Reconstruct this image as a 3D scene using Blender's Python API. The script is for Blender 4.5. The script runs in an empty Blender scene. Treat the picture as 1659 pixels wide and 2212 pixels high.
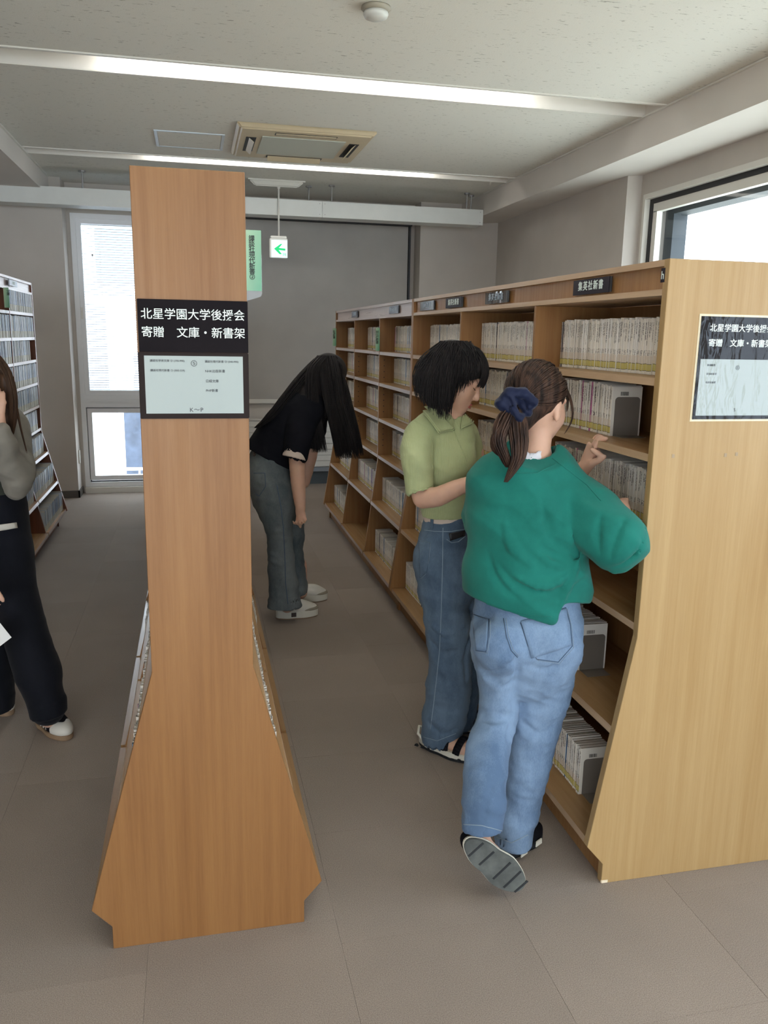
import bpy, bmesh, math, random
import numpy as np
from mathutils import Vector, Matrix, noise
from mathutils.bvhtree import BVHTree
C = bpy.context.scene.collection
SC = bpy.context.scene
rnd = random.Random(7)

# ------------------------------------------------------------------ camera
FPX, CX, CY, CAMZ = 1770.0, 829.5, 1106.0, 1.6
_yaw, _pit, _rol = [math.radians(a) for a in (13.055, 12.059, 1.013)]
CF = np.array([math.sin(_yaw)*math.cos(_pit), math.cos(_yaw)*math.cos(_pit), -math.sin(_pit)])
_r = np.array([math.cos(_yaw), -math.sin(_yaw), 0.0]); _u = np.cross(_r, CF)
CR = _r*math.cos(_rol)+_u*math.sin(_rol); CU = _u*math.cos(_rol)-_r*math.sin(_rol)
CAMP = np.array([0, 0, CAMZ])
cam = bpy.data.cameras.new('camera'); cam.sensor_width = 36; cam.sensor_fit = 'AUTO'
cam.lens = 36*FPX/2212; cam.clip_start = .05; cam.clip_end = 200
camo = bpy.data.objects.new('camera', cam); C.objects.link(camo)
camo.matrix_world = Matrix(((CR[0], CU[0], -CF[0], 0), (CR[1], CU[1], -CF[1], 0), (CR[2], CU[2], -CF[2], CAMZ), (0, 0, 0, 1)))
SC.camera = camo

def ray(px, py):
    return CF+CR*(px-CX)/FPX-CU*(py-CY)/FPX
def at(px, py, Y):
    """the point of the room that the photo shows at px,py and that lies Y metres down the aisle"""
    d = ray(px, py); return CAMP+d*(Y/d[1])
def atz(px, py, Z):
    d = ray(px, py); return CAMP+d*((Z-CAMZ)/d[2])
def pxm(p):
    """metres per pixel at p"""
    return float((np.array(p)-CAMP)@CF)/FPX

# ------------------------------------------------------------------ world, light, exposure
SC.view_settings.view_transform = 'Standard'; SC.view_settings.look = 'None'
SC.view_settings.gamma = 1; SC.view_settings.use_curve_mapping = False
SC.view_settings.exposure = 0.0
W = bpy.data.worlds.new('sky'); SC.world = W; W.use_nodes = True
wb = W.node_tree.nodes['Background']; wb.inputs[0].default_value = (.86, .93, 1, 1); wb.inputs[1].default_value = 6.5
sun = bpy.data.lights.new('sun', 'SUN'); sun.energy = 22; sun.angle = .02; sun.color = (1, .96, .9)
suno = bpy.data.objects.new('sun', sun); C.objects.link(suno); suno.rotation_euler = (math.radians(36), 0, 0)
SC.cycles.max_bounces = 10; SC.cycles.diffuse_bounces = 6; SC.cycles.transparent_max_bounces = 12
SC.cycles.caustics_reflective = False; SC.cycles.caustics_refractive = False
SC.cycles.sample_clamp_indirect = 6
TUBE_E = 26.0

def portal(name, loc, rot, sx, sy):
    l = bpy.data.lights.new(name, 'AREA'); l.shape = 'RECTANGLE'; l.size = sx; l.size_y = sy
    l.cycles.is_portal = True
    o = bpy.data.objects.new(name, l); C.objects.link(o); o.location = loc; o.rotation_euler = rot
    return o
portal('window_portal', (3.36, 2.35, 1.78), (0, math.radians(90), 0), 1.76, 7.1)      # emits along -x
portal('window_portal', (3.36, -2.6, 1.78), (0, math.radians(90), 0), 1.76, 2.2)
portal('window_portal', (-.6, 8.75, 1.4), (math.radians(-90), 0, 0), 1.05, 2.6)
portal('window_portal', (-.8, -4.1, 1.3), (math.radians(90), 0, 0), 7.4, 2.4)

# ------------------------------------------------------------------ materials
def lin(c):
    return tuple(((v/255)/12.92 if v/255 <= .04045 else ((v/255+.055)/1.055)**2.4) for v in c)
def newmat(name):
    m = bpy.data.materials.new(name); m.use_nodes = True
    nt = m.node_tree; return m, nt, nt.nodes, nt.links, nt.nodes['Principled BSDF']
def N(nt, t, **kw):
    n = nt.nodes.new(t)
    for k, v in kw.items():
        if k.startswith('i_'):
            n.inputs[int(k[2:]) if k[2:].isdigit() else k[2:]].default_value = v
        else: setattr(n, k, v)
    return n
def mixcol(nt, fac, a, b, mode='MIX'):
    n = nt.nodes.new('ShaderNodeMix'); n.data_type = 'RGBA'; n.blend_type = mode
    for i, v in ((0, fac), (6, a), (7, b)):
        if hasattr(v, 'is_linked') or hasattr(v, 'links'): nt.links.new(v, n.inputs[i])
        else: n.inputs[i].default_value = v if i == 0 else (tuple(v)+(1,))[:4]
    return n.outputs[2]
def math_(nt, op, a, b=0.0, c=None):
    n = nt.nodes.new('ShaderNodeMath'); n.operation = op
    for i, v in ((0, a), (1, b), (2, c)):
        if v is None: continue
        if hasattr(v, 'links'): nt.links.new(v, n.inputs[i])
        else: n.inputs[i].default_value = v
    return n.outputs[0]
def ramp(nt, fac, stops):
    n = nt.nodes.new('ShaderNodeValToRGB'); e = n.color_ramp.elements
    while len(e) < len(stops): e.new(.5)
    for el, (p, c) in zip(e, stops):
        el.position = p; el.color = (tuple(c)+(1,))[:4] if not isinstance(c, (int, float)) else (c, c, c, 1)
    nt.links.new(fac, n.inputs[0]); return n.outputs[0]
def coords(nt, scale=(1, 1, 1), kind='Object', rot=(0, 0, 0)):
    tc = nt.nodes.new('ShaderNodeTexCoord'); mp = nt.nodes.new('ShaderNodeMapping')
    mp.inputs['Scale'].default_value = scale; mp.inputs['Rotation'].default_value = rot
    nt.links.new(tc.outputs[kind], mp.inputs[0]); return mp.outputs[0]
def noise_(nt, vec, scale=5, detail=3, rough=.5, dist=0):
    n = nt.nodes.new('ShaderNodeTexNoise'); n.inputs['Scale'].default_value = scale; n.inputs['Detail'].default_value = detail
    n.inputs['Roughness'].default_value = rough; n.inputs['Distortion'].default_value = dist
    if vec is not None: nt.links.new(vec, n.inputs['Vector'])
    return n.outputs[0]
def bump(nt, h, strength=.2, dist=.01):
    b = nt.nodes.new('ShaderNodeBump'); b.inputs['Strength'].default_value = strength; b.inputs['Distance'].default_value = dist
    nt.links.new(h, b.inputs['Height']); nt.links.new(b.outputs[0], nt.nodes['Principled BSDF'].inputs['Normal'])
def plain(name, col, rough=.5, spec=.5, metal=0, var=0, vscale=8, emit=0, bumpy=0, bscale=200):
    m, nt, nd, lk, p = newmat(name)
    p.inputs['Base Color'].default_value = tuple(col)+(1,); p.inputs['Roughness'].default_value = rough
    p.inputs['Specular IOR Level'].default_value = spec; p.inputs['Metallic'].default_value = metal
    if var or bumpy: v = coords(nt)
    if var:
        f = noise_(nt, v, vscale, 4)
        c = ramp(nt, f, [(.3, [x*(1-var) for x in col]), (.7, [min(1, x*(1+var)) for x in col])])
        lk.new(c, p.inputs['Base Color'])
    if bumpy: bump(nt, noise_(nt, v, bscale, 3), bumpy, .002)
    if emit:
        p.inputs['Emission Color'].default_value = tuple(col)+(1,); p.inputs['Emission Strength'].default_value = emit
    return m
def wood(name, a, b, axis='z', rough=.42, broad=True):
    m, nt, nd, lk, p = newmat(name)
    s = {'z': (60, 60, 1.2), 'y': (50, 1.2, 50), 'x': (1.2, 50, 50)}[axis]
    s2 = {'z': (420, 420, 14), 'y': (420, 14, 420), 'x': (14, 420, 420)}[axis]
    s3 = {'z': (9, 9, .8), 'y': (6, .8, 6), 'x': (.8, 6, 6)}[axis]
    n1 = noise_(nt, coords(nt, s), 1, 4, .6, .25); n2 = noise_(nt, coords(nt, s2), 1, 2, .6); n3 = noise_(nt, coords(nt, s3), 1, 2, .5, .6)
    f = math_(nt, 'ADD', math_(nt, 'MULTIPLY', n1, .45), math_(nt, 'ADD', math_(nt, 'MULTIPLY', n2, .2), math_(nt, 'MULTIPLY', n3, .4)))
    c = ramp(nt, f, [(.36, b), (.68, a)])
    lk.new(c, p.inputs['Base Color'])
    lk.new(ramp(nt, n1, [(.3, rough+.08), (.7, rough-.04)]), p.inputs['Roughness'])
    p.inputs['Specular IOR Level'].default_value = .4
    bump(nt, n2, .06, .001); return m
M = {}
M['wood_left'] = wood('oak_veneer_orange', (.275, .135, .047), (.20, .087, .027))
M['wood_right'] = wood('oak_veneer_pale', (.43, .295, .138), (.34, .21, .083))
M['wood_shelf'] = wood('oak_shelf', (.39, .24, .108), (.28, .15, .056), 'y', .33)
M['wood_div'] = wood('oak_divider', (.33, .175, .068), (.235, .11, .038))
M['wood_edge'] = wood('oak_edging', (.56, .40, .26), (.45, .30, .18), 'y', .38)
M['wood_dark'] = wood('oak_dark', (.19, .07, .035), (.11, .04, .02), 'z', .35)
M['wood_pinkedge'] = wood('oak_edging_grey', (.56, .46, .42), (.44, .35, .32), 'y', .3)
M['wall'] = plain('wall_paint', (.53, .495, .455), .85, .2, var=.04, vscale=3, bumpy=.15, bscale=260)
M['beam'] = plain('beam_paint', (.64, .61, .575), .85, .2, var=.03, vscale=2, bumpy=.12, bscale=260)
M['white_metal'] = plain('white_metal', (.66, .68, .66), .45, .4, var=.03)
M['frame_white'] = plain('window_frame_paint', (.78, .79, .80), .4, .5)
M['frame_cream'] = plain('cream_casing', (.70, .69, .64), .5, .4)
M['black'] = plain('black_rubber', (.015, .015, .018), .5, .4)
M['grey_metal'] = plain('bookend_metal', (.19, .165, .14), .45, .4, var=.06, bumpy=.3, bscale=900)
M['sign_black'] = plain('sign_black', (.011, .009, .011), .75, .08, var=.1)
M['sign_frame'] = plain('sign_frame_brown', (.022, .015, .014), .6, .12)
M['sign_paper'] = plain('sign_paper', (.37, .425, .42), .5, .2, var=.03, vscale=3)
M['letter_white'] = plain('lettering_white', (.78, .88, .84), .5, .3)
M['letter_black'] = plain('lettering_black', (.03, .03, .035), .6, .3)
M['plate'] = plain('name_plate_plastic', (.024, .019, .027), .5, .15)
M['skirting'] = plain('skirting_vinyl', (.11, .10, .09), .6, .3)
M['skirt_far'] = plain('skirting_grey', (.10, .12, .13), .5, .3)
M['screen'] = plain('roller_fabric', (.40, .385, .36), .8, .2, var=.08, vscale=2.2, bumpy=.1, bscale=500)
M['radiator'] = plain('radiator_enamel', (.70, .70, .66), .4, .4)
M['steel'] = plain('steel_rod', (.35, .35, .35), .35, .5, metal=.6)
M['ac_beige'] = plain('yellowed_plastic', (.56, .47, .32), .4, .4, var=.05, vscale=5)
M['ac_filter'] = plain('ac_grille_plastic', (.50, .52, .46), .5, .3)
M['plastic_white'] = plain('white_plastic', (.70, .69, .64), .35, .5)
M['smoke'] = plain('detector_plastic', (.60, .61, .58), .35, .5)
M['tube'] = plain('lamp_tube', (1, .98, .94), .5, emit=TUBE_E)
M['green_arrow'] = plain('arrow_green', (.0, .55, .16), .5, emit=.45)
M['exit_panel'] = plain('exit_sign_face', (.72, .93, .98), .5, emit=.55)
M['trough'] = plain('trough_enamel', (.72, .70, .66), .25, .6)
M['facade'] = plain('facade_render', (.82, .88, .95), .8)
M['facade_grey'] = plain('facade_louvre', (.035, .05, .08), .8, var=.3, vscale=6)
M['ground'] = plain('outdoor_paving', (.36, .38, .35), .9, var=.1, vscale=.5)
M['eave'] = plain('exterior_reveal', (.045, .058, .068), .6, var=.08, vscale=3)
def _film():
    m, nt, nd, lk, p = newmat('clear_film')
    tr = N(nt, 'ShaderNodeBsdfTransparent'); gl = N(nt, 'ShaderNodeBsdfGlossy'); gl.inputs['Roughness'].default_value = .06
    gl.inputs['Color'].default_value = (.9, .95, 1, 1)
    v = coords(nt, (9, 1, 3)); h = noise_(nt, v, 3.2, 3, .5, .6)
    b = N(nt, 'ShaderNodeBump'); b.inputs['Strength'].default_value = .25; b.inputs['Distance'].default_value = .01
    lk.new(h, b.inputs['Height']); lk.new(b.outputs[0], gl.inputs['Normal'])
    mx = N(nt, 'ShaderNodeMixShader'); mx.inputs[0].default_value = .022
    lk.new(tr.outputs[0], mx.inputs[1]); lk.new(gl.outputs[0], mx.inputs[2]); lk.new(mx.outputs[0], nd['Material Output'].inputs[0]); return m
M['film'] = _film()
def _glass(name, refl, tint=(1, 1, 1)):
    m, nt, nd, lk, p = newmat(name)
    tr = N(nt, 'ShaderNodeBsdfTransparent'); tr.inputs[0].default_value = tint+(1,)
    gl = N(nt, 'ShaderNodeBsdfGlossy'); gl.inputs['Roughness'].default_value = .02
    mx = N(nt, 'ShaderNodeMixShader'); mx.inputs[0].default_value = refl
    lk.new(tr.outputs[0], mx.inputs[1]); lk.new(gl.outputs[0], mx.inputs[2]); lk.new(mx.outputs[0], nd['Material Output'].inputs[0]); return m
M['glass'] = _glass('window_glass', .06, (.96, .98, 1)); M['acrylic'] = _glass('acrylic', .03, (.93, .95, .95))
def _green():
    m, nt, nd, lk, p = newmat('green_sign_print')
    sp = N(nt, 'ShaderNodeSeparateXYZ'); lk.new(coords(nt, kind='Generated'), sp.inputs[0])
    c = ramp(nt, math_(nt, 'ADD', math_(nt, 'MULTIPLY', sp.outputs[0], .7), math_(nt, 'MULTIPLY', math_(nt, 'SUBTRACT', 1.0, sp.outputs[2]), .35)), [(0, (.55, .72, .5)), (.45, (.36, .62, .42)), (1, (.13, .42, .26))])
    lk.new(c, p.inputs['Base Color']); p.inputs['Roughness'].default_value = .3; return m
M['green_sign'] = _green()
def _ceiling():
    m, nt, nd, lk, p = newmat('fissured_ceiling_board')
    a = noise_(nt, coords(nt, (26, 90, 20), rot=(0, 0, .12)), 1, 3, .55, .4)
    g = noise_(nt, coords(nt, (3, 3, 3)), 1, 2)
    f = math_(nt, 'MULTIPLY', ramp(nt, a, [(.31, 1.0), (.36, 0.0)]), ramp(nt, g, [(.3, .35), (.6, 1.0)]))
    c = mixcol(nt, f, (.72, .715, .665), (.36, .355, .32))
    lk.new(c, p.inputs['Base Color']); p.inputs['Roughness'].default_value = .9; p.inputs['Specular IOR Level'].default_value = .1
    inv = math_(nt, 'SUBTRACT', noise_(nt, coords(nt, (140, 140, 140)), 1, 2), f); bump(nt, inv, .35, .002); return m
M['ceiling'] = _ceiling()
def _carpet():
    m, nt, nd, lk, p = newmat('carpet_tile_pile')
    v = coords(nt, kind='Object')
    geo = N(nt, 'ShaderNodeNewGeometry')
    f = noise_(nt, geo.outputs['Position'], 380, 2, .7); st = noise_(nt, geo.outputs['Position'], 3, 3)
    oi = N(nt, 'ShaderNodeObjectInfo')
    c = ramp(nt, f, [(.3, (.195, .158, .130)), (.7, (.375, .315, .268))])
    k = math_(nt, 'ADD', .93, math_(nt, 'MULTIPLY', oi.outputs['Random'], .10))
    k2 = math_(nt, 'MULTIPLY', k, math_(nt, 'ADD', .9, math_(nt, 'MULTIPLY', st, .2)))
    mm = N(nt, 'ShaderNodeVectorMath', operation='SCALE'); lk.new(c, mm.inputs[0]); lk.new(k2, mm.inputs['Scale'])
    lk.new(mm.outputs[0], p.inputs['Base Color']); p.inputs['Roughness'].default_value = .95; p.inputs['Specular IOR Level'].default_value = .1
    p.inputs['Sheen Weight'].default_value = .15
    bump(nt, f, .6, .003); return m
M['carpet'] = _carpet()
def _book(name, blue=False):
    m, nt, nd, lk, p = newmat(name)
    uv = N(nt, 'ShaderNodeUVMap'); sp = N(nt, 'ShaderNodeSeparateXYZ'); lk.new(uv.outputs[0], sp.inputs[0])
    U, V = sp.outputs[0], sp.outputs[1]
    fl = math_(nt, 'FLOOR', U); fr = math_(nt, 'FRACT', U)
    wn = N(nt, 'ShaderNodeTexWhiteNoise', noise_dimensions='1D'); lk.new(fl, wn.inputs['W'])
    ws = N(nt, 'ShaderNodeSeparateColor'); lk.new(wn.outputs['Color'], ws.inputs[0])
    r1, r2, r3 = ws.outputs[0], ws.outputs[1], ws.outputs[2]
    tint = N(nt, 'ShaderNodeVertexColor'); tint.layer_name = 'tint'
    isspine = math_(nt, 'GREATER_THAN', U, 0)
    def rng(x, lo, hi): return math_(nt, 'MULTIPLY', math_(nt, 'GREATER_THAN', x, lo), math_(nt, 'LESS_THAN', x, hi))
    cv = N(nt, 'ShaderNodeCombineXYZ'); lk.new(math_(nt, 'MULTIPLY', fl, 5.31), cv.inputs[0]); lk.new(math_(nt, 'MULTIPLY', V, 44), cv.inputs[1]); lk.new(math_(nt, 'MULTIPLY', fr, 3.2), cv.inputs[2])
    g = noise_(nt, cv.outputs[0], 1, 2, .7)
    glyph = math_(nt, 'GREATER_THAN', g, .47)
    end = math_(nt, 'ADD', .50, math_(nt, 'MULTIPLY', r1, .28))
    t1 = rng(V, end, .93); t2 = math_(nt, 'MULTIPLY', rng(V, .335, .43), 1.0)
    w = rng(fr, .24, .76)
    txt = math_(nt, 'MULTIPLY', math_(nt, 'MULTIPLY', glyph, w), math_(nt, 'MAXIMUM', t1, t2))
    txt = math_(nt, 'MULTIPLY', txt, math_(nt, 'MULTIPLY', isspine, math_(nt, 'ADD', .45, math_(nt, 'MULTIPLY', r2, .5))))
    off = math_(nt, 'MULTIPLY', r3, .012)
    lo = math_(nt, 'ADD', .055, off); Vb = math_(nt, 'SUBTRACT', V, lo)
    band = math_(nt, 'MULTIPLY', rng(Vb, 0, .125), isspine)
    line = math_(nt, 'MULTIPLY', math_(nt, 'MAXIMUM', rng(Vb, -.004, .006), rng(Vb, .119, .129)), isspine)
    rose = math_(nt, 'MULTIPLY', rng(V, .185, .33), isspine)
    base = tint.outputs[0]
    if blue:
        cream = math_(nt, 'MULTIPLY', rng(V, 0, .30), isspine)
        c = mixcol(nt, math_(nt, 'MULTIPLY', cream, .85), base, (.47, .46, .36))
        c = mixcol(nt, math_(nt, 'MULTIPLY', txt, .6), c, (.55, .58, .62))
    else:
        c = mixcol(nt, math_(nt, 'MULTIPLY', rose, .55), base, (.56, .46, .36))
        c = mixcol(nt, txt, c, (.05, .045, .05))
        c = mixcol(nt, math_(nt, 'MULTIPLY', band, .92), c, (.55, .47, .115))
        c = mixcol(nt, math_(nt, 'MULTIPLY', line, .9), c, (.04, .035, .03))
    lk.new(c, p.inputs['Base Color']); p.inputs['Roughness'].default_value = .38; p.inputs['Specular IOR Level'].default_value = .45
    return m
M['book'] = _book('paperback_cover'); M['book_blue'] = _book('blue_paperback_cover', True)
M['pages'] = plain('paper_block', (.50, .45, .38), .8, .1, var=.12, vscale=300)

# ------------------------------------------------------------------ object helpers
def tag(o, label=None, cat=None, group=None, kind=None):
    if label: o['label'] = label
    if cat: o['category'] = cat
    if group: o['group'] = group
    if kind: o['kind'] = kind
    return o
def empty(name, loc=(0, 0, 0), label=None, cat=None, group=None):
    o = bpy.data.objects.new(name, None); C.objects.link(o); o.location = loc; o.empty_display_size = .1
    return tag(o, label, cat, group)
def finish(name, me, mat, parent=None, smooth=False):
    for m in (mat if isinstance(mat, (list, tuple)) else [mat]): me.materials.append(M[m] if isinstance(m, str) else m)
    if smooth: me.shade_smooth()
    o = bpy.data.objects.new(name, me); C.objects.link(o)
    if parent is not None:
        o.parent = parent
        q, loc = parent, Vector()
        while q is not None: loc += Vector(q.location); q = q.parent
        o.location = -loc
    return o
class MB:
    def __init__(s): s.v = []; s.f = []; s.mi = []
    def quadbox(s, p8, mi=0):
        b = len(s.v); s.v += [tuple(p) for p in p8]
        for f in ((0, 3, 2, 1), (4, 5, 6, 7), (0, 1, 5, 4), (1, 2, 6, 5), (2, 3, 7, 6), (3, 0, 4, 7)):
            s.f.append(tuple(b+i for i in f)); s.mi.append(mi)
        return s
    def box(s, x0, x1, y0, y1, z0, z1, mi=0):
        s.quadbox([(x0, y0, z0), (x1, y0, z0), (x1, y1, z0), (x0, y1, z0), (x0, y0, z1), (x1, y0, z1), (x1, y1, z1), (x0, y1, z1)], mi); return s
    def prism(s, prof, a0, a1, axis='y', mi=0):
        """prof: ring of 2-D points (x,z for axis y; x,y for axis z; y,z for axis x)"""
        b = len(s.v); n = len(prof)
        mk = {'y': lambda p, a: (p[0], a, p[1]), 'z': lambda p, a: (p[0], p[1], a), 'x': lambda p, a: (a, p[0], p[1])}[axis]
        s.v += [mk(p, a0) for p in prof]+[mk(p, a1) for p in prof]
        s.f.append(tuple(b+i for i in range(n))); s.mi.append(mi)
        s.f.append(tuple(b+n+i for i in reversed(range(n)))); s.mi.append(mi)
        for i in range(n):
            j = (i+1) % n; s.f.append((b+i, b+n+i, b+n+j, b+j)); s.mi.append(mi)
        return s
    def tube(s, pts, r, n=8, mi=0, cap=True):
        pts = [Vector(p) for p in pts]; rs = r if isinstance(r, (list, tuple)) else [r]*len(pts)
        b = len(s.v); up = Vector((0, 0, 1)); prev = None
        for i, p in enumerate(pts):
            t = (pts[min(i+1, len(pts)-1)]-pts[max(i-1, 0)]).normalized()
            if prev is None:
                a = t.cross(up if abs(t.z) < .9 else Vector((1, 0, 0))).normalized()
            else: a = (prev-t*prev.dot(t)).normalized()
            prev = a; c = t.cross(a)
            s.v += [tuple(p+(a*math.cos(k*math.tau/n)+c*math.sin(k*math.tau/n))*rs[i]) for k in range(n)]
        for i in range(len(pts)-1):
            for k in range(n):
                s.f.append((b+i*n+k, b+i*n+(k+1) % n, b+(i+1)*n+(k+1) % n, b+(i+1)*n+k)); s.mi.append(mi)
        if cap:
            s.f.append(tuple(b+k for k in reversed(range(n)))); s.mi.append(mi)
            s.f.append(tuple(b+(len(pts)-1)*n+k for k in range(n))); s.mi.append(mi)
        return s
    def build(s, name, mat, parent=None, smooth=False, bevel=0, seg=2):
        me = bpy.data.meshes.new(name); me.from_pydata(s.v, [], s.f)
        bm = bmesh.new(); bm.from_mesh(me)
        bmesh.ops.recalc_face_normals(bm, faces=bm.faces)
        bm.faces.ensure_lookup_table()
        for f, mi in zip(bm.faces, s.mi): f.material_index = mi
        if bevel:
            bmesh.ops.bevel(bm, geom=bm.edges[:], offset=bevel, segments=seg, affect='EDGES', clamp_overlap=True, material=-1)
        bm.to_mesh(me); bm.free(); me.update()
        return finish(name, me, mat, parent, smooth)
def box(name, x0, x1, y0, y1, z0, z1, mat, parent=None, bevel=0):
    return MB().box(x0, x1, y0, y1, z0, z1).build(name, mat, parent, bevel=bevel)
def struct(o): o['kind'] = 'structure'; return o
def text(name, body, size, loc, mat, parent, rot=(math.pi/2, 0, 0), ax='CENTER', ay='CENTER', bold=0.0, spacing=1.0, line=1.0, ext=.0003, sx=1.0):
    cu = bpy.data.curves.new(name, 'FONT'); cu.body = body; cu.size = size; cu.align_x = ax; cu.align_y = ay
    cu.offset = bold; cu.extrude = ext; cu.space_character = spacing; cu.space_line = line; cu.resolution_u = 3
    t = bpy.data.objects.new(name, cu); C.objects.link(t)
    dg = bpy.context.evaluated_depsgraph_get(); me = bpy.data.meshes.new_from_object(t.evaluated_get(dg)); bpy.data.objects.remove(t)
    me.transform(Matrix.Translation(Vector(loc)) @ Matrix.Rotation(rot[2], 4, 'Z') @ Matrix.Rotation(rot[1], 4, 'Y') @ Matrix.Rotation(rot[0], 4, 'X') @ Matrix.Diagonal((sx, 1, 1, 1)))
    me.materials.clear()
    return finish(name, me, mat, parent)

# ------------------------------------------------------------------ room shell
CEIL = 2.971
XR, XREC, YF = 3.19, 3.31, 8.88
floor = struct(box('floor', -6.2, 3.6, -4.2, 9.2, -.12, -.012, 'carpet'))
tile_me = None
XT0, TP = .341-.505*9, .505
for i in range(0, 17):
    x0 = XT0+TP*i
    oy = 1.984 if i % 2 == 0 else 2.392-.505
    for j in range(-4, 15):
        y0 = oy+TP*j
        if x0 > 3.2 or x0 < -3.4 or y0 > 8.85 or (y0+TP) < .7: continue
        if tile_me is None:
            b = MB().box(.0002, TP-.0002, .0002, TP-.0002, -.012, 0)
            t = b.build('carpet_tile', 'carpet', floor, bevel=.0006, seg=1); tile_me = t.data
        else:
            t = bpy.data.objects.new('carpet_tile', tile_me); C.objects.link(t); t.parent = floor
        t.location = (x0, y0, 0)
b = MB()
troughs = [(-.03, .235), (2.36, 2.625), (4.745, 5.01), (7.13, 7.33)]
ys = [-4.2]+[v for t in troughs for v in t]+[8.9]
for k in range(0, len(ys), 2): b.box(-1.24, 2.80, ys[k], ys[k+1], CEIL, CEIL+.04)
struct(b.build('ceiling', 'ceiling'))
struct(box('trim_1', -6.2, -1.24, -4.2, 8.5, 2.805, 3.2, 'beam'))            # lowered soffit at the left
struct(MB().prism([(2.78, 3.2), (2.78, 2.768), (XR+.14, 2.815), (XR+.14, 3.2)], -4.2, 8.9).build('trim_2', 'beam'))
struct(box('trim_3', -1.24, 2.79, -4.2, 8.9, 3.14, 3.2, 'beam'))
b = MB()
for y in (None,): 
    b.box(-1.2405, -1.225, -4.2, 8.3, CEIL-.012, CEIL-.002); b.box(2.765, 2.7805, -4.2, 7.93, CEIL-.012, CEIL-.002)
struct(b.build('trim_4', 'frame_cream'))
struct(box('wall_left', -6.2, -6.0, -4.2, 8.5, 0, 3.2, 'wall'))
struct(box('wall_far_left', -6.2, -1.14, 8.39, 8.95, 0, 3.2, 'wall'))
# window wall around the tall far window
WX0, WX1 = -1.105, -.10
b = MB(); b.box(-1.14, WX0, 8.65, 8.95, 0, 3.2); b.box(WX0, WX1, 8.65, 8.95, 2.70, 3.2); b.box(WX0, WX1, 8.65, 8.95, -.05, .055)
b.box(WX1, -.02, 8.65, 8.95, 0, 3.2)
struct(b.build('wall_window_side', 'wall'))
struct(box('wall_far', -.02, 3.4, YF, YF+.1, 0, 3.2, 'wall'))
struct(box('wall_pillar', 2.34, XR+.02, 8.64, YF+.02, 0, 3.2, 'wall'))
struct(box('wall_right_far', XR, 3.5, 5.92, 8.95, 0, 3.2, 'wall'))
b = MB(); b.box(XREC, 3.5, -4.2, 5.92, 0, .90); b.box(XREC, 3.5, -4.2, 5.92, 2.665, 3.2)
b.box(XREC, 3.5, -1.5, -1.2, .9, 2.665); b.box(XREC, 3.5, -4.2, -3.7, .9, 2.665); b.box(XREC, 3.5, 5.87, 5.92, .9, 2.665)
struct(b.build('wall_right', 'wall'))
b = MB(); b.box(-6.2, -4.5, -4.2, -4, 0, 3.2); b.box(2.9, 3.5, -4.2, -4, 0, 3.2); b.box(-4.5, 2.9, -4.2, -4, 0, .1); b.box(-4.5, 2.9, -4.2, -4, 2.5, 3.2)
struct(b.build('wall_back', 'wall'))
struct(box('baseboard_left', -6.0, -1.128, 8.378, 8.392, 0, .07, 'skirting'))
struct(MB().box(-1.142, -1.128, 8.378, 8.65, 0, .07).build('baseboard_return', 'skirting'))
struct(box('baseboard_far', -.02, 2.34, YF-.014, YF+.002, 0, .15, 'skirt_far'))
struct(box('baseboard_right', XR-.012, XR+.002, 5.92, 8.64, 0, .07, 'skirting'))
# duct / trunking hung across the far end
t = empty('cable_trunking', (0, 7.94, 2.675), 'long white box trunking hung below the ceiling across the far end', 'trunking')
for x0, x1 in ((-3.2, -1.65), (-1.648, -.1), (-.098, 1.203), (1.205, 2.775)):
    box('trunking_panel', x0, x1, 7.94, 8.16, 2.675, 2.818, 'white_metal', t, bevel=.002)
for x in (-2.4, -.9, 1.1, 1.30, 2.62, 2.70):
    y = 8.1 if x in (1.10, 2.70) else 7.99
    MB().tube([(x, y, 2.818), (x, y, CEIL-.012 if x > -1.2 else 2.806)], .007).tube([(x, y, CEIL-.014), (x, y, CEIL-.001)] if x > -1.2 else [(x, y, 2.80), (x, y, 2.8045)], .03).build('hanger_rod', 'steel', t)
for x in (1.18, 1.228, 2.745):
    for z in (2.70, 2.795): MB().tube([(x, 7.9415, z), (x, 7.9385, z)], .004).build('screw', 'steel', t)

# ceiling light troughs
def light_trough(y0, y1, xa, xb, label):
    t = empty('ceiling_light', ((xa+xb)/2, (y0+y1)/2, CEIL), label, 'ceiling light')
    z1 = CEIL+.115
    b = MB(); b.box(-1.24, 2.78, y0, y0+.006, CEIL-.004, z1); b.box(-1.24, 2.78, y1-.006, y1, CEIL-.004, z1); b.box(-1.24, 2.78, y0, y1, z1, z1+.008)
    b.build('housing', 'trough', t)
    b = MB(); b.box(-1.24, 2.78, y0-.018, y0+.004, CEIL-.008, CEIL-.0005); b.box(-1.24, 2.78, y1-.004, y1+.018, CEIL-.008, CEIL-.0005)
    b.build('rim', 'frame_cream', t)
    yc = (y0+y1)/2; n = 3; L = (xb-xa)/n
    for k in range(n):
        MB().tube([(xa+L*k+.02, yc, CEIL+.062), (xa+L*(k+1)-.02, yc, CEIL+.062)], .019, 12).build('lamp_tube', 'tube', t, smooth=True)
        for xx in (xa+L*k+.02, xa+L*(k+1)-.02):
            box('lamp_holder', xx-.012, xx+.012, yc-.012, yc+.012, CEIL+.045, z1, 'plastic_white', t)
    return t
light_trough(*troughs[2], -.42, 1.98, 'long recessed strip light across the ceiling nearest the viewer')
light_trough(*troughs[3], -.30, 2.05, 'long recessed strip light just beyond the air conditioner')
light_trough(*troughs[1], -.42, 1.98, 'recessed strip light in the ceiling above the near shelf ends')
light_trough(*troughs[0], -.42, 1.98, 'recessed strip light in the ceiling behind the viewer')

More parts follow.
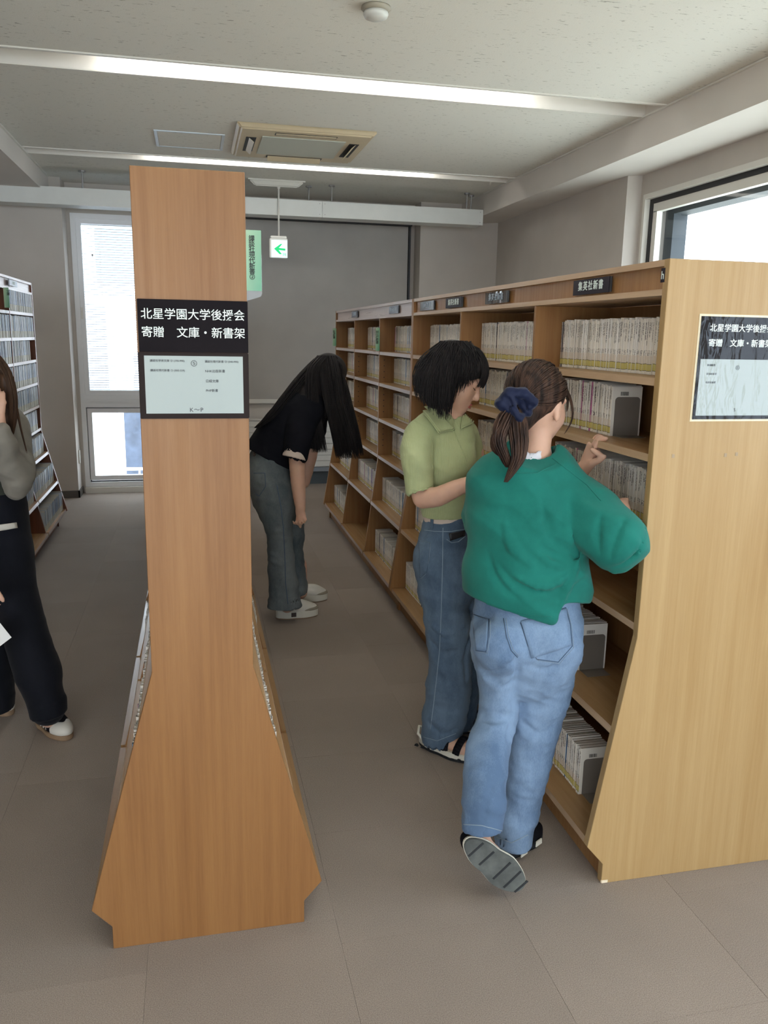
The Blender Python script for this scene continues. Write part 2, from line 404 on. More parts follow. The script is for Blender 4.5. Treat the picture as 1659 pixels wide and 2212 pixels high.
# air conditioner cassette
t = empty('air_conditioner', (.80, 6.36, CEIL), 'square yellowed beige ceiling cassette air conditioner with pale centre grille', 'air conditioner')
x0, x1, y0, y1 = .315, 1.28, 5.87, 6.855; zb = CEIL-.035
b = MB(); i = .035
o8 = [(x0, y0, CEIL-.001), (x1, y0, CEIL-.001), (x1, y1, CEIL-.001), (x0, y1, CEIL-.001)]; i8 = [(x0+i, y0+i, zb), (x1-i, y0+i, zb), (x1-i, y1-i, zb), (x0+i, y1-i, zb)]
b.quadbox(i8+o8); b.build('panel', 'ac_beige', t, bevel=.012)
box('grille', x0+.19, x1-.19, y0+.21, y1-.21, zb-.006, zb-.0005, 'ac_filter', t, bevel=.002)
for (a0, a1, c0, c1, ax) in ((x0+.27, x1-.27, y0+.095, y0+.165, 0), (x0+.27, x1-.27, y1-.165, y1-.095, 0), (x0+.085, x0+.155, y0+.27, y1-.27, 1), (x1-.155, x1-.085, y0+.27, y1-.27, 1)):
    box('air_slot', a0, a1, c0, c1, zb-.0025, zb-.0005, 'black', t)
    b = MB(); e = .012
    if ax == 0 and c0 < 6.2: b.box(a0+.006, a1-.006, c0+.004, c1-.024, zb-.006, zb-.003)
    elif ax == 0: b.quadbox([(a0+.01, c0+e, zb-.004), (a1-.01, c0+e, zb-.004), (a1-.01, c1-e*.4, zb-.03), (a0+.01, c1-e*.4, zb-.03), (a0+.01, c0+e, zb-.001), (a1-.01, c0+e, zb-.001), (a1-.01, c1-e*.4, zb-.026), (a0+.01, c1-e*.4, zb-.026)])
    else:
        xa, xb = (a0+.022, a1-.016) if a0 < .8 else (a1-.022, a0+.016)
        b.quadbox([(xa, c0+.02, zb-.004), (xb, c0+.02, zb-.03), (xb, c1-.02, zb-.03), (xa, c1-.02, zb-.004), (xa, c0+.02, zb-.001), (xb, c0+.02, zb-.026), (xb, c1-.02, zb-.026), (xa, c1-.02, zb-.001)])
    b.build('louvre', 'ac_beige', t)
# inspection hatch
t = empty('ceiling_hatch', (.02, 6.53, CEIL), 'square ceiling access hatch with thin pale blue frame beside the air conditioner', 'hatch')
x0, x1, y0, y1 = -.222, .262, 6.28, 6.79
b = MB(); w = .02
b.box(x0, x1, y0, y0+w, CEIL-.006, CEIL-.0005); b.box(x0, x1, y1-w, y1, CEIL-.006, CEIL-.0005); b.box(x0, x0+w, y0+w, y1-w, CEIL-.006, CEIL-.0005); b.box(x1-w, x1, y0+w, y1-w, CEIL-.006, CEIL-.0005)
b.build('frame', plain('hatch_aluminium', (.62, .70, .78), .35, .5), t); box('lid', x0+w+.004, x1-w-.004, y0+w+.004, y1-w-.004, CEIL-.004, CEIL-.0005, 'ceiling', t)
# smoke detector
t = empty('smoke_detector', (.80, 3.77, CEIL), 'round white smoke detector on the ceiling above the aisle', 'smoke detector')
prof = [(.0, .0), (.062, 0), (.064, -.008), (.058, -.014), (.052, -.02), (.054, -.03), (.048, -.042), (.03, -.05), (0, -.052)]
def lathe(name, prof, cx, cy, z, mat, parent, n=32):
    v = []; f = []
    for (r, h) in prof: v += [(cx+r*math.cos(k*math.tau/n), cy+r*math.sin(k*math.tau/n), z+h) for k in range(n)]
    for i in range(len(prof)-1):
        for k in range(n): f.append((i*n+k, i*n+(k+1) % n, (i+1)*n+(k+1) % n, (i+1)*n+k))
    me = bpy.data.meshes.new(name); me.from_pydata(v, [], f); bm = bmesh.new(); bm.from_mesh(me); bmesh.ops.remove_doubles(bm, verts=bm.verts, dist=1e-5)
    bmesh.ops.recalc_face_normals(bm, faces=bm.faces); bm.to_mesh(me); bm.free()
    return finish(name, me, mat, parent, True)
lathe('base', prof[:5]+[(0, -.02)], .80, 3.77, CEIL-.0005, plain('detector_base', (.33, .30, .24), .5), t)
lathe('dome', [(0, -.02)]+prof[4:], .80, 3.77, CEIL-.0005, 'smoke', t)
# exit sign
t = empty('exit_sign', (.80, 7.93, CEIL), 'small lit sign with green left arrow hanging on a white rod from the ceiling', 'exit sign')
MB().prism([(.52+.02*0, 7.86), (1.04, 7.86), (1.04, 8.0), (.52, 8.0)], CEIL-.001, CEIL-.012, 'z').build('mount_plate', 'plastic_white', t, bevel=.004)
b = MB(); o8 = [(.53, 7.87, CEIL-.01), (1.03, 7.87, CEIL-.01), (1.03, 7.99, CEIL-.01), (.53, 7.99, CEIL-.01)]; i8 = [(.585, 7.90, CEIL-.055), (.975, 7.90, CEIL-.055), (.975, 7.96, CEIL-.055), (.585, 7.96, CEIL-.055)]
b.quadbox(i8+o8).build('canopy', 'plastic_white', t, bevel=.012, seg=3)
MB().tube([(.80, 7.93, CEIL-.05), (.798, 7.93, 2.49)], .0085, 10).tube([(.80, 7.93, CEIL-.052), (.80, 7.93, CEIL-.07)], .016, 10).build('rod', 'plastic_white', t, smooth=True)
box('lamp_box', .712, .876, 7.905, 7.955, 2.295, 2.468, 'plastic_white', t, bevel=.004)
box('top_cap', .722, .868, 7.903, 7.957, 2.468, 2.49, 'plastic_white', t, bevel=.004)
box('lit_panel', .728, .872, 7.9025, 7.9055, 2.30, 2.452, 'exit_panel', t)
def px2(pts, y, px_mid=None): return [(at(a, c, y)[0], at(a, c, y)[2]) for a, c in pts]
MB().prism(px2([(592, 537), (606, 527), (610, 527), (602.5, 535.5), (616.5, 537), (616.5, 541.5), (602, 540), (609, 549), (604, 549)], 7.90), 7.9015, 7.9025).build('arrow', 'green_arrow', t)
b = MB(); xx, zz = at(614.5, 549.5, 7.90)[0], at(614.5, 549.5, 7.90)[2]
b.box(xx-.013, xx-.009, 7.9015, 7.9024, zz-.014, zz+.014); b.box(xx+.011, xx+.015, 7.9015, 7.9024, zz-.016, zz+.012); b.box(xx-.004, xx+.007, 7.9015, 7.9024, zz+.002, zz+.006)
b.quadbox([(xx-.002, 7.9015, zz-.012), (xx+.002, 7.9015, zz-.012), (xx+.006, 7.9015, zz+.004), (xx+.002, 7.9015, zz+.004), (xx-.002, 7.9024, zz-.012), (xx+.002, 7.9024, zz-.012), (xx+.006, 7.9024, zz+.004), (xx+.002, 7.9024, zz+.004)])
b.build('running_figure', 'green_arrow', t)

# roller screen on the far wall
t = empty('roller_screen', (1.2, YF, 1.8), 'huge plain grey blackout roller screen covering the far wall', 'roller blind')
box('fabric', .0, 2.262, YF-.032, YF-.028, .93, 2.745, 'screen', t)
box('bottom_bar', .0, 2.262, YF-.04, YF-.02, .884, .93, 'frame_cream', t, bevel=.004)
box('cassette', .0, 2.29, YF-.09, YF-.001, 2.747, 2.84, 'black', t)
box('gap_shade', 2.268, 2.288, YF-.05, YF-.001, .3, 2.745, 'black', t)  # black strip painted in for the shaded gap beside the screen
# radiator
t = empty('radiator', (1.1, YF-.12, .15), 'long white panel radiator with horizontal ribs under the grey screen', 'radiator')
zz = .21
for k in range(8):
    box('rib', .05, 2.2, YF-.13, YF-.10, zz, zz+.0595, 'radiator', t, bevel=.003); zz += .0625
box('back_case', .06, 2.19, YF-.098, YF-.02, .20, .69, 'radiator', t); box('top_grille', .05, 2.2, YF-.135, YF-.016, .712, .722, 'radiator', t)
box('plinth', .06, 2.19, YF-.10, YF-.015, .152, .199, plain('plinth_grey', (.3, .34, .38), .5), t)

# tall far window with venetian blind
w = struct(empty('window_1', (-.6, 8.68, .05)))
def frame_rect(x0, x1, z0, z1, ya, yb, t_, name, mat, parent, bevel=.003):
    b = MB(); b.box(x0, x0+t_, ya, yb, z0, z1); b.box(x1-t_, x1, ya, yb, z0, z1); b.box(x0+t_, x1-t_, ya, yb, z0, z0+t_); b.box(x0+t_, x1-t_, ya, yb, z1-t_, z1)
    return b.build(name, mat, parent)
frame_rect(WX0, WX1, .06, 2.70, 8.64, 8.80, .045, 'window_frame', 'frame_white', w)
box('transom', WX0+.04, WX1-.04, 8.635, 8.80, .862, .985, 'frame_white', w, bevel=.006)
box('transom_lip', WX0+.04, WX1-.04, 8.622, 8.64, .915, .945, 'frame_white', w, bevel=.003)
frame_rect(WX0+.045, WX1-.045, .985, 2.655, 8.66, 8.72, .045, 'upper_sash', 'frame_white', w)
frame_rect(WX0+.052, WX1-.052, .125, .852, 8.66, 8.72, .045, 'lower_sash', 'frame_white', w)
frame_rect(WX0+.045, WX1-.045, .105, .862, 8.70, 8.73, .009, 'gasket', 'black', w)
box('pane', WX0+.09, WX1-.09, 8.70, 8.705, 1.03, 2.61, 'glass', w); box('pane', WX0+.095, WX1-.095, 8.70, 8.705, .17, .81, 'glass', w)
box('latch', WX0+.05, WX0+.068, 8.65, 8.66, 1.72, 1.83, 'plastic_white', w, bevel=.002)
struct(box('trim_5', WX0, WX1, 8.60, 8.66, .0, .058, 'frame_cream'))
sill_out = None
t = empty('venetian_blind', (-.6, 8.76, 2.6), 'white venetian blind with thin slats between the panes of the tall window', 'blind')
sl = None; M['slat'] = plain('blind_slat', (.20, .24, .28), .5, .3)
n = 66
for k in range(n):
    z = 1.03+k*(2.60-1.03)/n
    if sl is None:
        m_ = MB(); m_.quadbox([(WX0+.075, -.011, -.004), (WX1-.075, -.011, -.004), (WX1-.075, .011, .004), (WX0+.075, .011, .004), (WX0+.075, -.011, -.0032), (WX1-.075, -.011, -.0032), (WX1-.075, .011, .0048), (WX0+.075, .011, .0048)])
        o = m_.build('slat', 'slat', t); sl = o.data
    else: o = bpy.data.objects.new('slat', sl); C.objects.link(o); o.parent = t
    o.location = (0-t.location.x, 8.755-t.location.y, z-t.location.z)
for x in (-.93, -.86, -.5): MB().tube([(x, 8.742, 1.03), (x, 8.742, 2.62)], .0015, 5).build('cord', 'steel', t)
box('headrail', WX0+.07, WX1-.07, 8.735, 8.775, 2.605, 2.63, 'white_metal', t)
lathe('cord_knob', [(0, .012), (.008, .008), (.01, -.008), (0, -.014)], -.93, 8.742, 2.33, 'steel', t, 10)
t = tag(box('wall_socket', -1.1385, -1.128, 8.5, 8.57, .32, .45, 'plastic_white', None, bevel=.002), 'small white wall socket low beside the tall window', 'socket')

# right wall window
w = struct(empty('window_2', (3.3, 3, .9)))
b = MB(); b.box(XREC-.012, XREC+.03, -1.2, 5.865, 2.63, 2.665); b.box(XREC-.012, XREC+.03, 5.835, 5.865, .9, 2.63); b.box(XREC-.03, XREC+.03, -1.2, 5.865, .88, .915); b.build('casing', 'frame_cream', w)
b = MB(); b.box(XREC+.03, XREC+.07, -1.2, 5.835, 2.595, 2.63); b.box(XREC+.03, XREC+.07, 5.79, 5.835, .9, 2.6); b.build('track', 'black', w)
b = MB(); b.box(XREC+.035, XREC+.08, -1.2, 5.79, 2.535, 2.597); b.box(XREC+.035, XREC+.08, 5.735, 5.79, .93, 2.54); b.box(XREC+.035, XREC+.08, -1.2, 5.79, .915, .97)
for y in (2.3,): b.box(XREC+.035, XREC+.08, y-.03, y+.03, .97, 2.535)
b.build('sash', 'frame_cream', w)
box('pane', XREC+.055, XREC+.06, 2.33, 5.735, .97, 2.535, 'glass', w); box('pane', XREC+.055, XREC+.06, -1.2, 2.27, .97, 2.535, 'glass', w)
b = MB(); b.box(3.5, 3.64, -4.2, 6.1, 2.53, 3.2); b.box(3.5, 3.64, 5.80, 6.1, .3, 2.53); b.box(3.5, 3.56, 5.76, 5.8, .3, 2.53)
b.build('exterior_reveal', 'eave', w)
b = MB(); b.box(3.50, 3.64, 4.6, 4.72, 2.505, 2.53); b.build('eave_bracket', 'white_metal', w)
w = struct(empty('window_3', (3.3, -2.6, .9)))
frame_rect_y = MB(); frame_rect_y.box(XREC, XREC+.06, -3.7, -1.5, .9, .96); frame_rect_y.box(XREC, XREC+.06, -3.7, -1.5, 2.6, 2.66); frame_rect_y.box(XREC, XREC+.06, -3.7, -3.64, .96, 2.6); frame_rect_y.box(XREC, XREC+.06, -1.56, -1.5, .96, 2.6)
frame_rect_y.build('window_frame', 'frame_cream', w)
w = struct(empty('window_4', (1.3, -4, .8)))  # unseen back window, inferred from reflections; made wider and lower for more light
frame_rect(-4.5, 2.9, .1, 2.5, -4.12, -4.0, .05, 'window_frame', 'frame_cream', w)
b = MB(); b.box(1.27, 1.33, -4.1, -4.02, .15, 2.45); b.box(-.83, -.77, -4.1, -4.02, .15, 2.45); b.box(-2.73, -2.67, -4.1, -4.02, .15, 2.45); b.build('mullion', 'frame_cream', w)

# outside
struct(box('ground', -40, 40, -40, 60, -5.2, -5, 'ground'))
t = empty('building', (-3, 17, -5), 'white building outside the tall window, with a grey louvred bay', 'building')
b = MB(); b.box(-14, 1.5, 17, 24, -5, 9); b.build('wall', 'facade', t)
M['pale_blue'] = plain('pale_blue_glazing', (.21, .28, .32), .6, .1)
for (x0, x1, z0, z1) in ((-1.75, .8, 2.55, 3.9),):
    box('window', x0, x1, 16.93, 16.995, z0, z1, 'pale_blue', t)
box('louvre_bay', -1.35, 1.0, 16.6, 16.995, -1.6, .45, 'facade_grey', t)
b = MB()
for z in (-1.0, -1.25): b.box(-1.4, 1.2, 16.30, 16.34, z, z+.05)
for k in range(9): b.box(-1.4+k*.3, -1.37+k*.3, 16.30, 16.34, -1.6, -1.0)
b.build('railing', 'facade', t)
box('corner_pipe', -1.6, -1.5, 16.85, 16.98, -5, 2.3, plain('pipe_grey', (.6, .68, .75), .5), t)

# ------------------------------------------------------------------ bookcases
TH = .022
def mirror(prof, cx):
    """closed outline from the half outline (offset from the centre, z), going up"""
    L = [(cx-a, z) for a, z in prof]; R = [(cx+a, z) for a, z in reversed(prof)]
    return L+R
def half_at(prof, z):
    for (a0, z0), (a1, z1) in zip(prof, prof[1:]):
        if z0 <= z <= z1 and z1 > z0: return a0+(a1-a0)*(z-z0)/(z1-z0)
    return prof[-1][0]
def bookcase(label, cx, prof, ys, levels, panel_mat, near_panel, far_panel, sides, header=.075, edge='wood_edge', inner='wood_div'):
    """double-sided case; ys: panel/divider positions from near to far; levels: tops of the shelves, lowest is the deck"""
    top = prof[-1][1]
    t = empty('bookcase', (cx, (ys[0]+ys[-1])/2, 0), label, 'bookcase')
    out = mirror(prof, cx)
    for k, y in enumerate(ys):
        first, last = k == 0, k == len(ys)-1
        if first and near_panel: MB().prism(out, y-.004, y+TH).build('end_panel', panel_mat, t, bevel=.0012, seg=1)
        elif last and far_panel: MB().prism(out, y-TH, y+.002).build('end_panel', inner, t, bevel=.001, seg=1)
        elif not (first or last):
            p = [(a-.001, z) for a, z in prof[2:-1]]+[(prof[-1][0]-.001, top-header-.017)]
            p = [(half_at(prof, levels[-1]-.03)-.002, levels[-1]-.028)]+[q_ for q_ in p if q_[1] > levels[-1]]
            MB().prism(mirror(p, cx), y-TH*.4, y+TH*.4).build('divider', inner, t)
        else: MB().prism(out, y-TH*.45+(TH*.5 if first else -TH*.5), y+TH*.45+(TH*.5 if first else -TH*.5)).build('side_panel', inner, t)
    ya, yb = ys[0]+TH, ys[-1]-TH
    hw = prof[-1][0]
    MB().box(cx-hw+.001, cx+hw-.001, ya, yb, top-.017, top-.0005).build('top_board', edge, t)
    MB().box(cx-hw+.0005, cx+hw-.0005, ya, yb, top-header-.016, top-header).build('header_rail', edge, t)
    MB().box(cx-.008, cx+.008, ya, yb, levels[-1]-.02, top-header-.018).build('back_panel', inner, t)
    kx = prof[0][0]
    for s in sides:
        MB().box(*sorted((cx+s*(kx-.012), cx+s*(kx-.03))), ya, yb, .001, levels[-1]-.024).build('kick_board', inner, t)
        MB().box(*sorted((cx+s*(hw-.014), cx+s*(hw-.022))), ya, yb, top-header, top-.017).build('header_panel', 'wood_div' if edge != 'wood_pinkedge' else edge, t)
    for k in range(len(ys)-1):
        y0, y1 = ys[k]+(TH if k == 0 else TH*.4)+.0005, ys[k+1]-(TH if k == len(ys)-2 else TH*.4)-.0005
        for li, z in enumerate(levels):
            for s in sides:
                f0, f1 = half_at(prof, z-.022), half_at(prof, z)
                deck = li == len(levels)-1
                tk = .024 if deck else .021
                if deck: f0 = f1 = half_at(prof, z-.02)-.001
                pr = [(cx+s*.009, z-tk), (cx+s*(f0-.002), z-tk), (cx+s*(f1-.002), z), (cx+s*.009, z)]
                b = MB(); b.prism(pr, y0, y1)
                o = b.build('shelf', ['wood_shelf', edge], t)
                for p in o.data.polygons:
                    if abs(p.normal.z) < .6 and abs(p.normal.x) > .6 and abs(p.center.x-cx) > .05: p.material_index = 1
    return t
RP = [(.35, 0), (.35, .066), (.405, .130), (.30, .78), (.30, 1.81)]
RY = [1.979, 2.832, 3.69, 4.556]; RY2 = [4.556, 5.405, 6.283, 7.142]
RL = [1.505, 1.300, 1.065, .815, .500, .140]
RCX = 1.5
bc1 = bookcase('long low double-sided oak bookcase with pale veneered end panel, in front of the window', RCX, RP, RY, RL, 'wood_right', True, False, (-1, 1))
bc2 = bookcase('farther half of the right-hand oak bookcase row, nearest the radiator', RCX, RP, RY2, RL, 'wood_right', False, True, (-1, 1), edge='wood_pinkedge')
LP = [(.254, 0), (.254, .067), (.303, .122), (.125, .772), (.125, 1.958)]
LL = [1.725, 1.545, 1.37, 1.19, 1.01, .83, .62, .39, .14]
bc3 = bookcase('tall narrow oak bookcase with flared foot and black sign on its orange end panel', 0, LP, [1.994, 2.85, 3.71, 4.57], LL, 'wood_left', True, False, (-1, 1))
bc4 = bookcase('farther section of the tall narrow oak bookcase, hidden behind its flared end panel', 0, LP, [4.57, 5.43, 6.28, 7.14], LL, 'wood_left', False, True, (-1, 1))
FP = [(.21, 0), (.21, .08), (.285, .135), (.125, .80), (.125, 1.967)]
FL = [1.733, 1.55, 1.375, 1.195, 1.015, .83, .635, .39, .15]
bc5 = bookcase('distant dark bookcase with grey shelf edges filled with blue paperbacks, by the far left wall', -1.352, FP, [4.57, 5.42, 6.25, 7.14], FL, 'wood_dark', True, True, (1,), edge='wood_pinkedge', inner='wood_dark')
box('name_plate', -1.2265, -1.2245, 6.30, 6.56, 1.905, 1.945, plain('plate_pale', (.38, .42, .50), .4), bc5)
text('lettering', '文庫新書', .024, (-1.2240, 6.43, 1.925), 'letter_white', bc5, rot=(math.pi/2, 0, math.pi/2))
box('plate_gap', -1.2265, -1.2245, 6.26, 6.295, 1.895, 1.95, 'black', bc5)
# adjustable-shelf peg holes in the dividers of the low case (small dark pegs)
for t, ysl in ((bc1, RY[1:3]), (bc2, RY2)):
    b = MB()
    for y in ysl[(1 if ysl is RY2 else 0):]:
        for z in np.arange(.88, 1.46, .038):
            if min(abs(z-l) for l in RL) < .02: continue
            b.box(1.232, 1.238, y-TH*(.4 if y not in (RY2[0], RY2[-1]) else 1.0)-.0008, y-TH*.4, z-.003, z+.003)
    b.build('peg_hole', 'black', t)['kind'] = 'stuff'
# chipped corner, dowel plugs on the pale end panel
for (px, py) in ((1454, 985), (1567, 983), (1591, 981)):
    c = at(px, py, 1.975); MB().box(c[0]-.004, c[0]+.004, 1.9742, 1.9752, c[2]-.005, c[2]+.005).build('dowel_plug', plain('plug', (.33, .25, .16), .6), bc1)
box('chipped_corner', 1.149, 1.172, 1.9735, 1.98, .0005, .013, plain('raw_board', (.75, .66, .5), .8), bc1, bevel=.002)
b = MB(); b.box(1.1995, 1.2015, 1.993, 2.012, 1.752, 1.788); b.build('label_clip', 'plate', bc1)
text('lettering', 'h', .03, (1.1992, 2.003, 1.769), 'letter_white', bc1, rot=(math.pi/2, 0, -math.pi/2))

# ---- name plates in the header channel of the low case
def plate(y0, y1, body, parent, mat='plate', curl=False):
    x = 1.2025
    b = MB()
    if curl:
        n = 14
        for k in range(n):
            ya, yb = y0+(y1-y0)*k/n, y0+(y1-y0)*(k+1)/n
            ja, jb = .0022*math.sin(k*1.7), .0022*math.sin((k+1)*1.7)
            b.quadbox([(x+ja, ya, 1.741), (x+ja+.002, ya, 1.741), (x+jb+.002, yb, 1.741), (x+jb, yb, 1.741), (x+ja, ya, 1.787), (x+ja+.002, ya, 1.787), (x+jb+.002, yb, 1.787), (x+jb, yb, 1.787)])
    else: b.box(x, x+.003, y0, y1, 1.741, 1.787)
    o = b.build('name_plate', mat, parent)
    text('lettering', body, .030, (x-.0004-(.002 if curl else 0), (y0+y1)/2, 1.765), 'letter_white' if mat == 'plate' else plain('lettering_dim', (.35, .42, .5), .5), o, rot=(math.pi/2, 0, -math.pi/2), bold=.0004, spacing=1.28)
    box('plate_gap', x+.001, x+.004, y0-.012, y0-.002, 1.742, 1.786, 'black', parent)
    return o
plate(2.297, 2.536, '集英社新書', bc1)
M['plate_film'] = plain('name_plate_filmed', (.05, .05, .055), .12, .7)
M['plate_glare'] = plain('name_plate_glare', (.12, .13, .18), .25, .6)  # same dark plates, with glare painted in as a paler bluish colour
plate(3.119, 3.366, '集英社新書', bc1, 'plate_film', True); plate(3.691, 3.938, '集英社新書', bc1); plate(4.151, 4.406, '青山社新書', bc1, 'plate_film')
plate(4.909, 5.146, '祥伝社新書', bc2, 'plate_glare'); plate(6.185, 6.415, '新潮新書', bc2, 'plate_glare')
for y in (2.6, 3.5, 4.2): pass
# ---- green acrylic flag signs
def flag(name_label, x0, x1, y, z0, z1, txt, side, parent=None, sub=None, plate_x=None, size=.02):
    t = empty('shelf_sign', ((x0+x1)/2, y, z0), name_label, 'sign')
    ztop = z1
    zlow = z0-.012
    if side > 0: prof = [(x0, ztop), (x1, ztop), (x1, z0+.012), (x1-.004, z0+.002), (x0, zlow-.012)]
    else: prof = [(x1, ztop), (x0, ztop), (x0, z0+.006), (x0+.006, z0), (x1, z0)]
    MB().prism(prof, y, y+.002).build('acrylic_sheet', 'acrylic', t)
    zp = z0+.018 if side > 0 else z0+.0015
    MB().box(x0+.0005, x1-.0015, y-.0006, y-.0001, zp, ztop-.001).build('printed_card', 'green_sign', t)
    if plate_x: MB().box(plate_x-.002 if side > 0 else plate_x, plate_x if side > 0 else plate_x+.002, y, y+.14, z0, ztop).build('mounting_tab', 'acrylic', t)
    cx = (x0+x1)/2+(.012 if side > 0 else -.004)
    text('lettering', '\n'.join(txt), size, (cx, y-.0009, ztop-.018*(size/.02)), 'letter_black', t, ay='TOP', bold=.00025, line=.86 if side > 0 else .8)
    if sub: text('lettering', '\n'.join(sub), size*.72, (cx-.029, y-.0009, ztop-.03), 'letter_black', t, ay='TOP', line=.72)
    return t
flag('green acrylic sign flagging out from the tall bookcase into the middle aisle', .127, .21, 2.6, 1.712, 1.907, '講談社現代新書②', 1, sub='(340~990)', size=.0185)
flag('small green sign sticking out from the middle of the far right bookcase', 1.172, 1.2, 5.385, 1.508, 1.659, '祥伝社新書', -1, plate_x=1.1975, size=.021)
flag('small green sign sticking out at the far end of the right bookcase', 1.168, 1.2, 7.10, 1.515, 1.666, '新潮新書', -1, plate_x=1.1975, size=.021)
flag('small green sign on the distant dark bookcase', -1.225, -1.19, 6.08, 1.73, 1.88, '文庫', 1, size=.02)

# ---- black sign with list board on the orange end panel
t = tag(box('wall_sign', -.121, .126, 1.983, 1.9895, 1.557, 1.675, 'sign_black', None, bevel=.001), 'black sign with white Japanese lettering across the orange end panel', 'sign')
text('lettering', '北星学園大学後援会', .0262, (.0025, 1.9826, 1.641), 'letter_white', t, bold=.0001, spacing=.985, ext=.0004)
text('lettering', '寄贈　文庫・新書架', .0262, (.0025, 1.9826, 1.6005), 'letter_white', t, bold=.0001, spacing=.985, ext=.0004)
t = tag(box('directory_board', -.1245, .126, 1.983, 1.9895, 1.404, 1.5565, 'sign_frame', None, bevel=.0015), 'brown framed white list board under the black sign', 'notice board')
box('inner_frame', -.118, .121, 1.9815, 1.984, 1.409, 1.5545, 'sign_frame', t, bevel=.001)
box('paper', -.1105, .1125, 1.9805, 1.982, 1.4165, 1.549, 'sign_paper', t)
YP = 1.9802
text('lettering', '⑤', .0165, (.0005, YP, 1.5315), 'letter_black', t)
text('lettering', 'K～P', .0135, (.003, YP, 1.4245), 'letter_black', t, spacing=1.15)
for s, x, z, sz in (('講談社学術文庫 ② (190-990)', -.098, 1.5375, .0062), ('講談社現代新書 ① (000-339)', -.098, 1.5155, .0062), ('講談社現代新書 ② (340-990)', .025, 1.5365, .0062), ('NHK出版新書', .025, 1.5145, .0075), ('日経文庫', .026, 1.4915, .0075), ('PHP新書', .026, 1.4695, .0075)):
    text('lettering', s, sz, (x, YP, z), 'letter_black', t, ax='LEFT')
# ---- laminated poster on the pale end panel
t = tag(box('poster', 1.306, 1.560, 1.9715, 1.9740, 1.397, 1.668, 'sign_black', None), 'laminated black and white poster in crinkled clear film on the pale end panel', 'poster')
box('film_border', 1.300, 1.566, 1.9742, 1.9748, 1.391, 1.674, plain('film_edge', (.70, .62, .42), .3), t)
box('paper', 1.3135, 1.556, 1.9707, 1.9713, 1.407, 1.557, 'sign_paper', t)
text('lettering', '北星学園大学後援会', .0215, (1.4285, 1.9711, 1.6375), 'letter_white', t, bold=.0002)
text('lettering', '寄贈　文庫・新書架', .0215, (1.4285, 1.9711, 1.5985), 'letter_white', t, bold=.0002)
text('lettering', '⑥', .0145, (1.427, 1.9704, 1.5345), 'letter_black', t); text('lettering', 'S', .0125, (1.431, 1.9704, 1.422), 'letter_black', t)
for s, z in (('新潮新書', 1.541), ('青山社新書', 1.518), ('集英社新書', 1.4955)): text('lettering', s, .0062, (1.334, 1.9704, z), 'letter_black', t, ax='LEFT')
# crinkled film in front
nx, nz = 40, 44; v = []; f = []
for j in range(nz+1):
    for i in range(nx+1):
        x = 1.302+(1.564-1.302)*i/nx; z = 1.393+(1.672-1.393)*j/nz
        q = noise.noise(Vector((x*38, z*14, 3)))*.6+noise.noise(Vector((x*90, z*30, 7)))*.4
        lo_ = .35+.65*max(0, 1-(z-1.393)/.17)
        v.append((x, 1.9698-.0016*abs(q)*lo_, z))
for j in range(nz):
    for i in range(nx): a = j*(nx+1)+i; f.append((a, a+1, a+nx+2, a+nx+1))
me = bpy.data.meshes.new('film'); me.from_pydata(v, [], f); finish('clear_film', me, 'film', t, True)

# ------------------------------------------------------------------ books
WHITE = [(.80, .765, .70), (.84, .81, .75), (.76, .72, .65), (.82, .78, .70), (.78, .76, .72)]
def book_tint():
    r = rnd.random()
    if r < .022: return (.05, .19, .40)
    if r < .032: return (.45, .14, .30)
    if r < .05: return (.04, .04, .06)
    if r < .08: return (.50, .47, .42)
    return rnd.choice(WHITE)
def blue_tint():
    r = rnd.random()
    if r < .3: return (.50, .55, .60)
    if r < .45: return (.62, .64, .64)
    return rnd.choice([(.13, .20, .34), (.18, .27, .42), (.10, .15, .27), (.22, .32, .46)])
BID = [0]
def add_book(acc, xs, xb, y0, y1, z, h, tint, lean=0.0):
    """acc = (verts, faces, uvs, tints, mats); spine plane xs, fore-edge xb"""
    V, F, UV, T, MI = acc; BID[0] += 1; idx = BID[0]
    s = 1 if xb > xs else -1; w = y1-y0; c = .0006; b0 = len(V)
    # spine is slightly rounded: 4 columns
    cols = [(xs+s*.0016, y0), (xs, y0+w*.22), (xs, y1-w*.22), (xs+s*.0016, y1)]
    for (x, y) in cols: V.append((x, y+lean*0, z)); V.append((x, y+lean*h, z+h))
    fs = []
    for k in range(3):
        a = b0+2*k; fs.append((a, a+2, a+3, a+1)); F.append(fs[-1])
        u0, u1 = idx+(0, .22, .78)[k], idx+(.22, .78, .9999)[k]
        UV.extend([(u0, .001), (u1, .001), (u1, .999), (u0, .999)]); T.extend([tint]*4); MI.append(0)
    # covers
    b1 = len(V)
    for y in (y0, y1): V.append((xb, y, z)); V.append((xb, y+lean*h, z+h))
    for (a, bb) in ((b0, b1), (b0+6, b1+2)):
        F.append((a, bb, bb+1, a+1)); UV.extend([(-1, .5)]*4); T.extend([tuple(min(1, q*1.02) for q in (tint if min(tint) > .4 else (.6, .58, .53)))]*4); MI.append(0)
    # paper block, set in by the cover thickness
    b2 = len(V); zt = z+h-.0016
    for (x, y, zz) in ((xs+s*.002, y0+c, z+.001), (xb-s*.001, y0+c, z+.001), (xb-s*.001, y1-c, z+.001), (xs+s*.002, y1-c, z+.001)): V.append((x, y, zz))
    for (x, y, zz) in ((xs+s*.002, y0+c, zt), (xb-s*.001, y0+c, zt), (xb-s*.001, y1-c, zt), (xs+s*.002, y1-c, zt)): V.append((x, y+lean*h, zz))
    for q_ in ((4, 5, 6, 7), (1, 2, 6, 5)):
        F.append(tuple(b2+i for i in q_)); UV.extend([(-1, .5)]*4); T.extend([(1, 1, 1)]*4); MI.append(1)
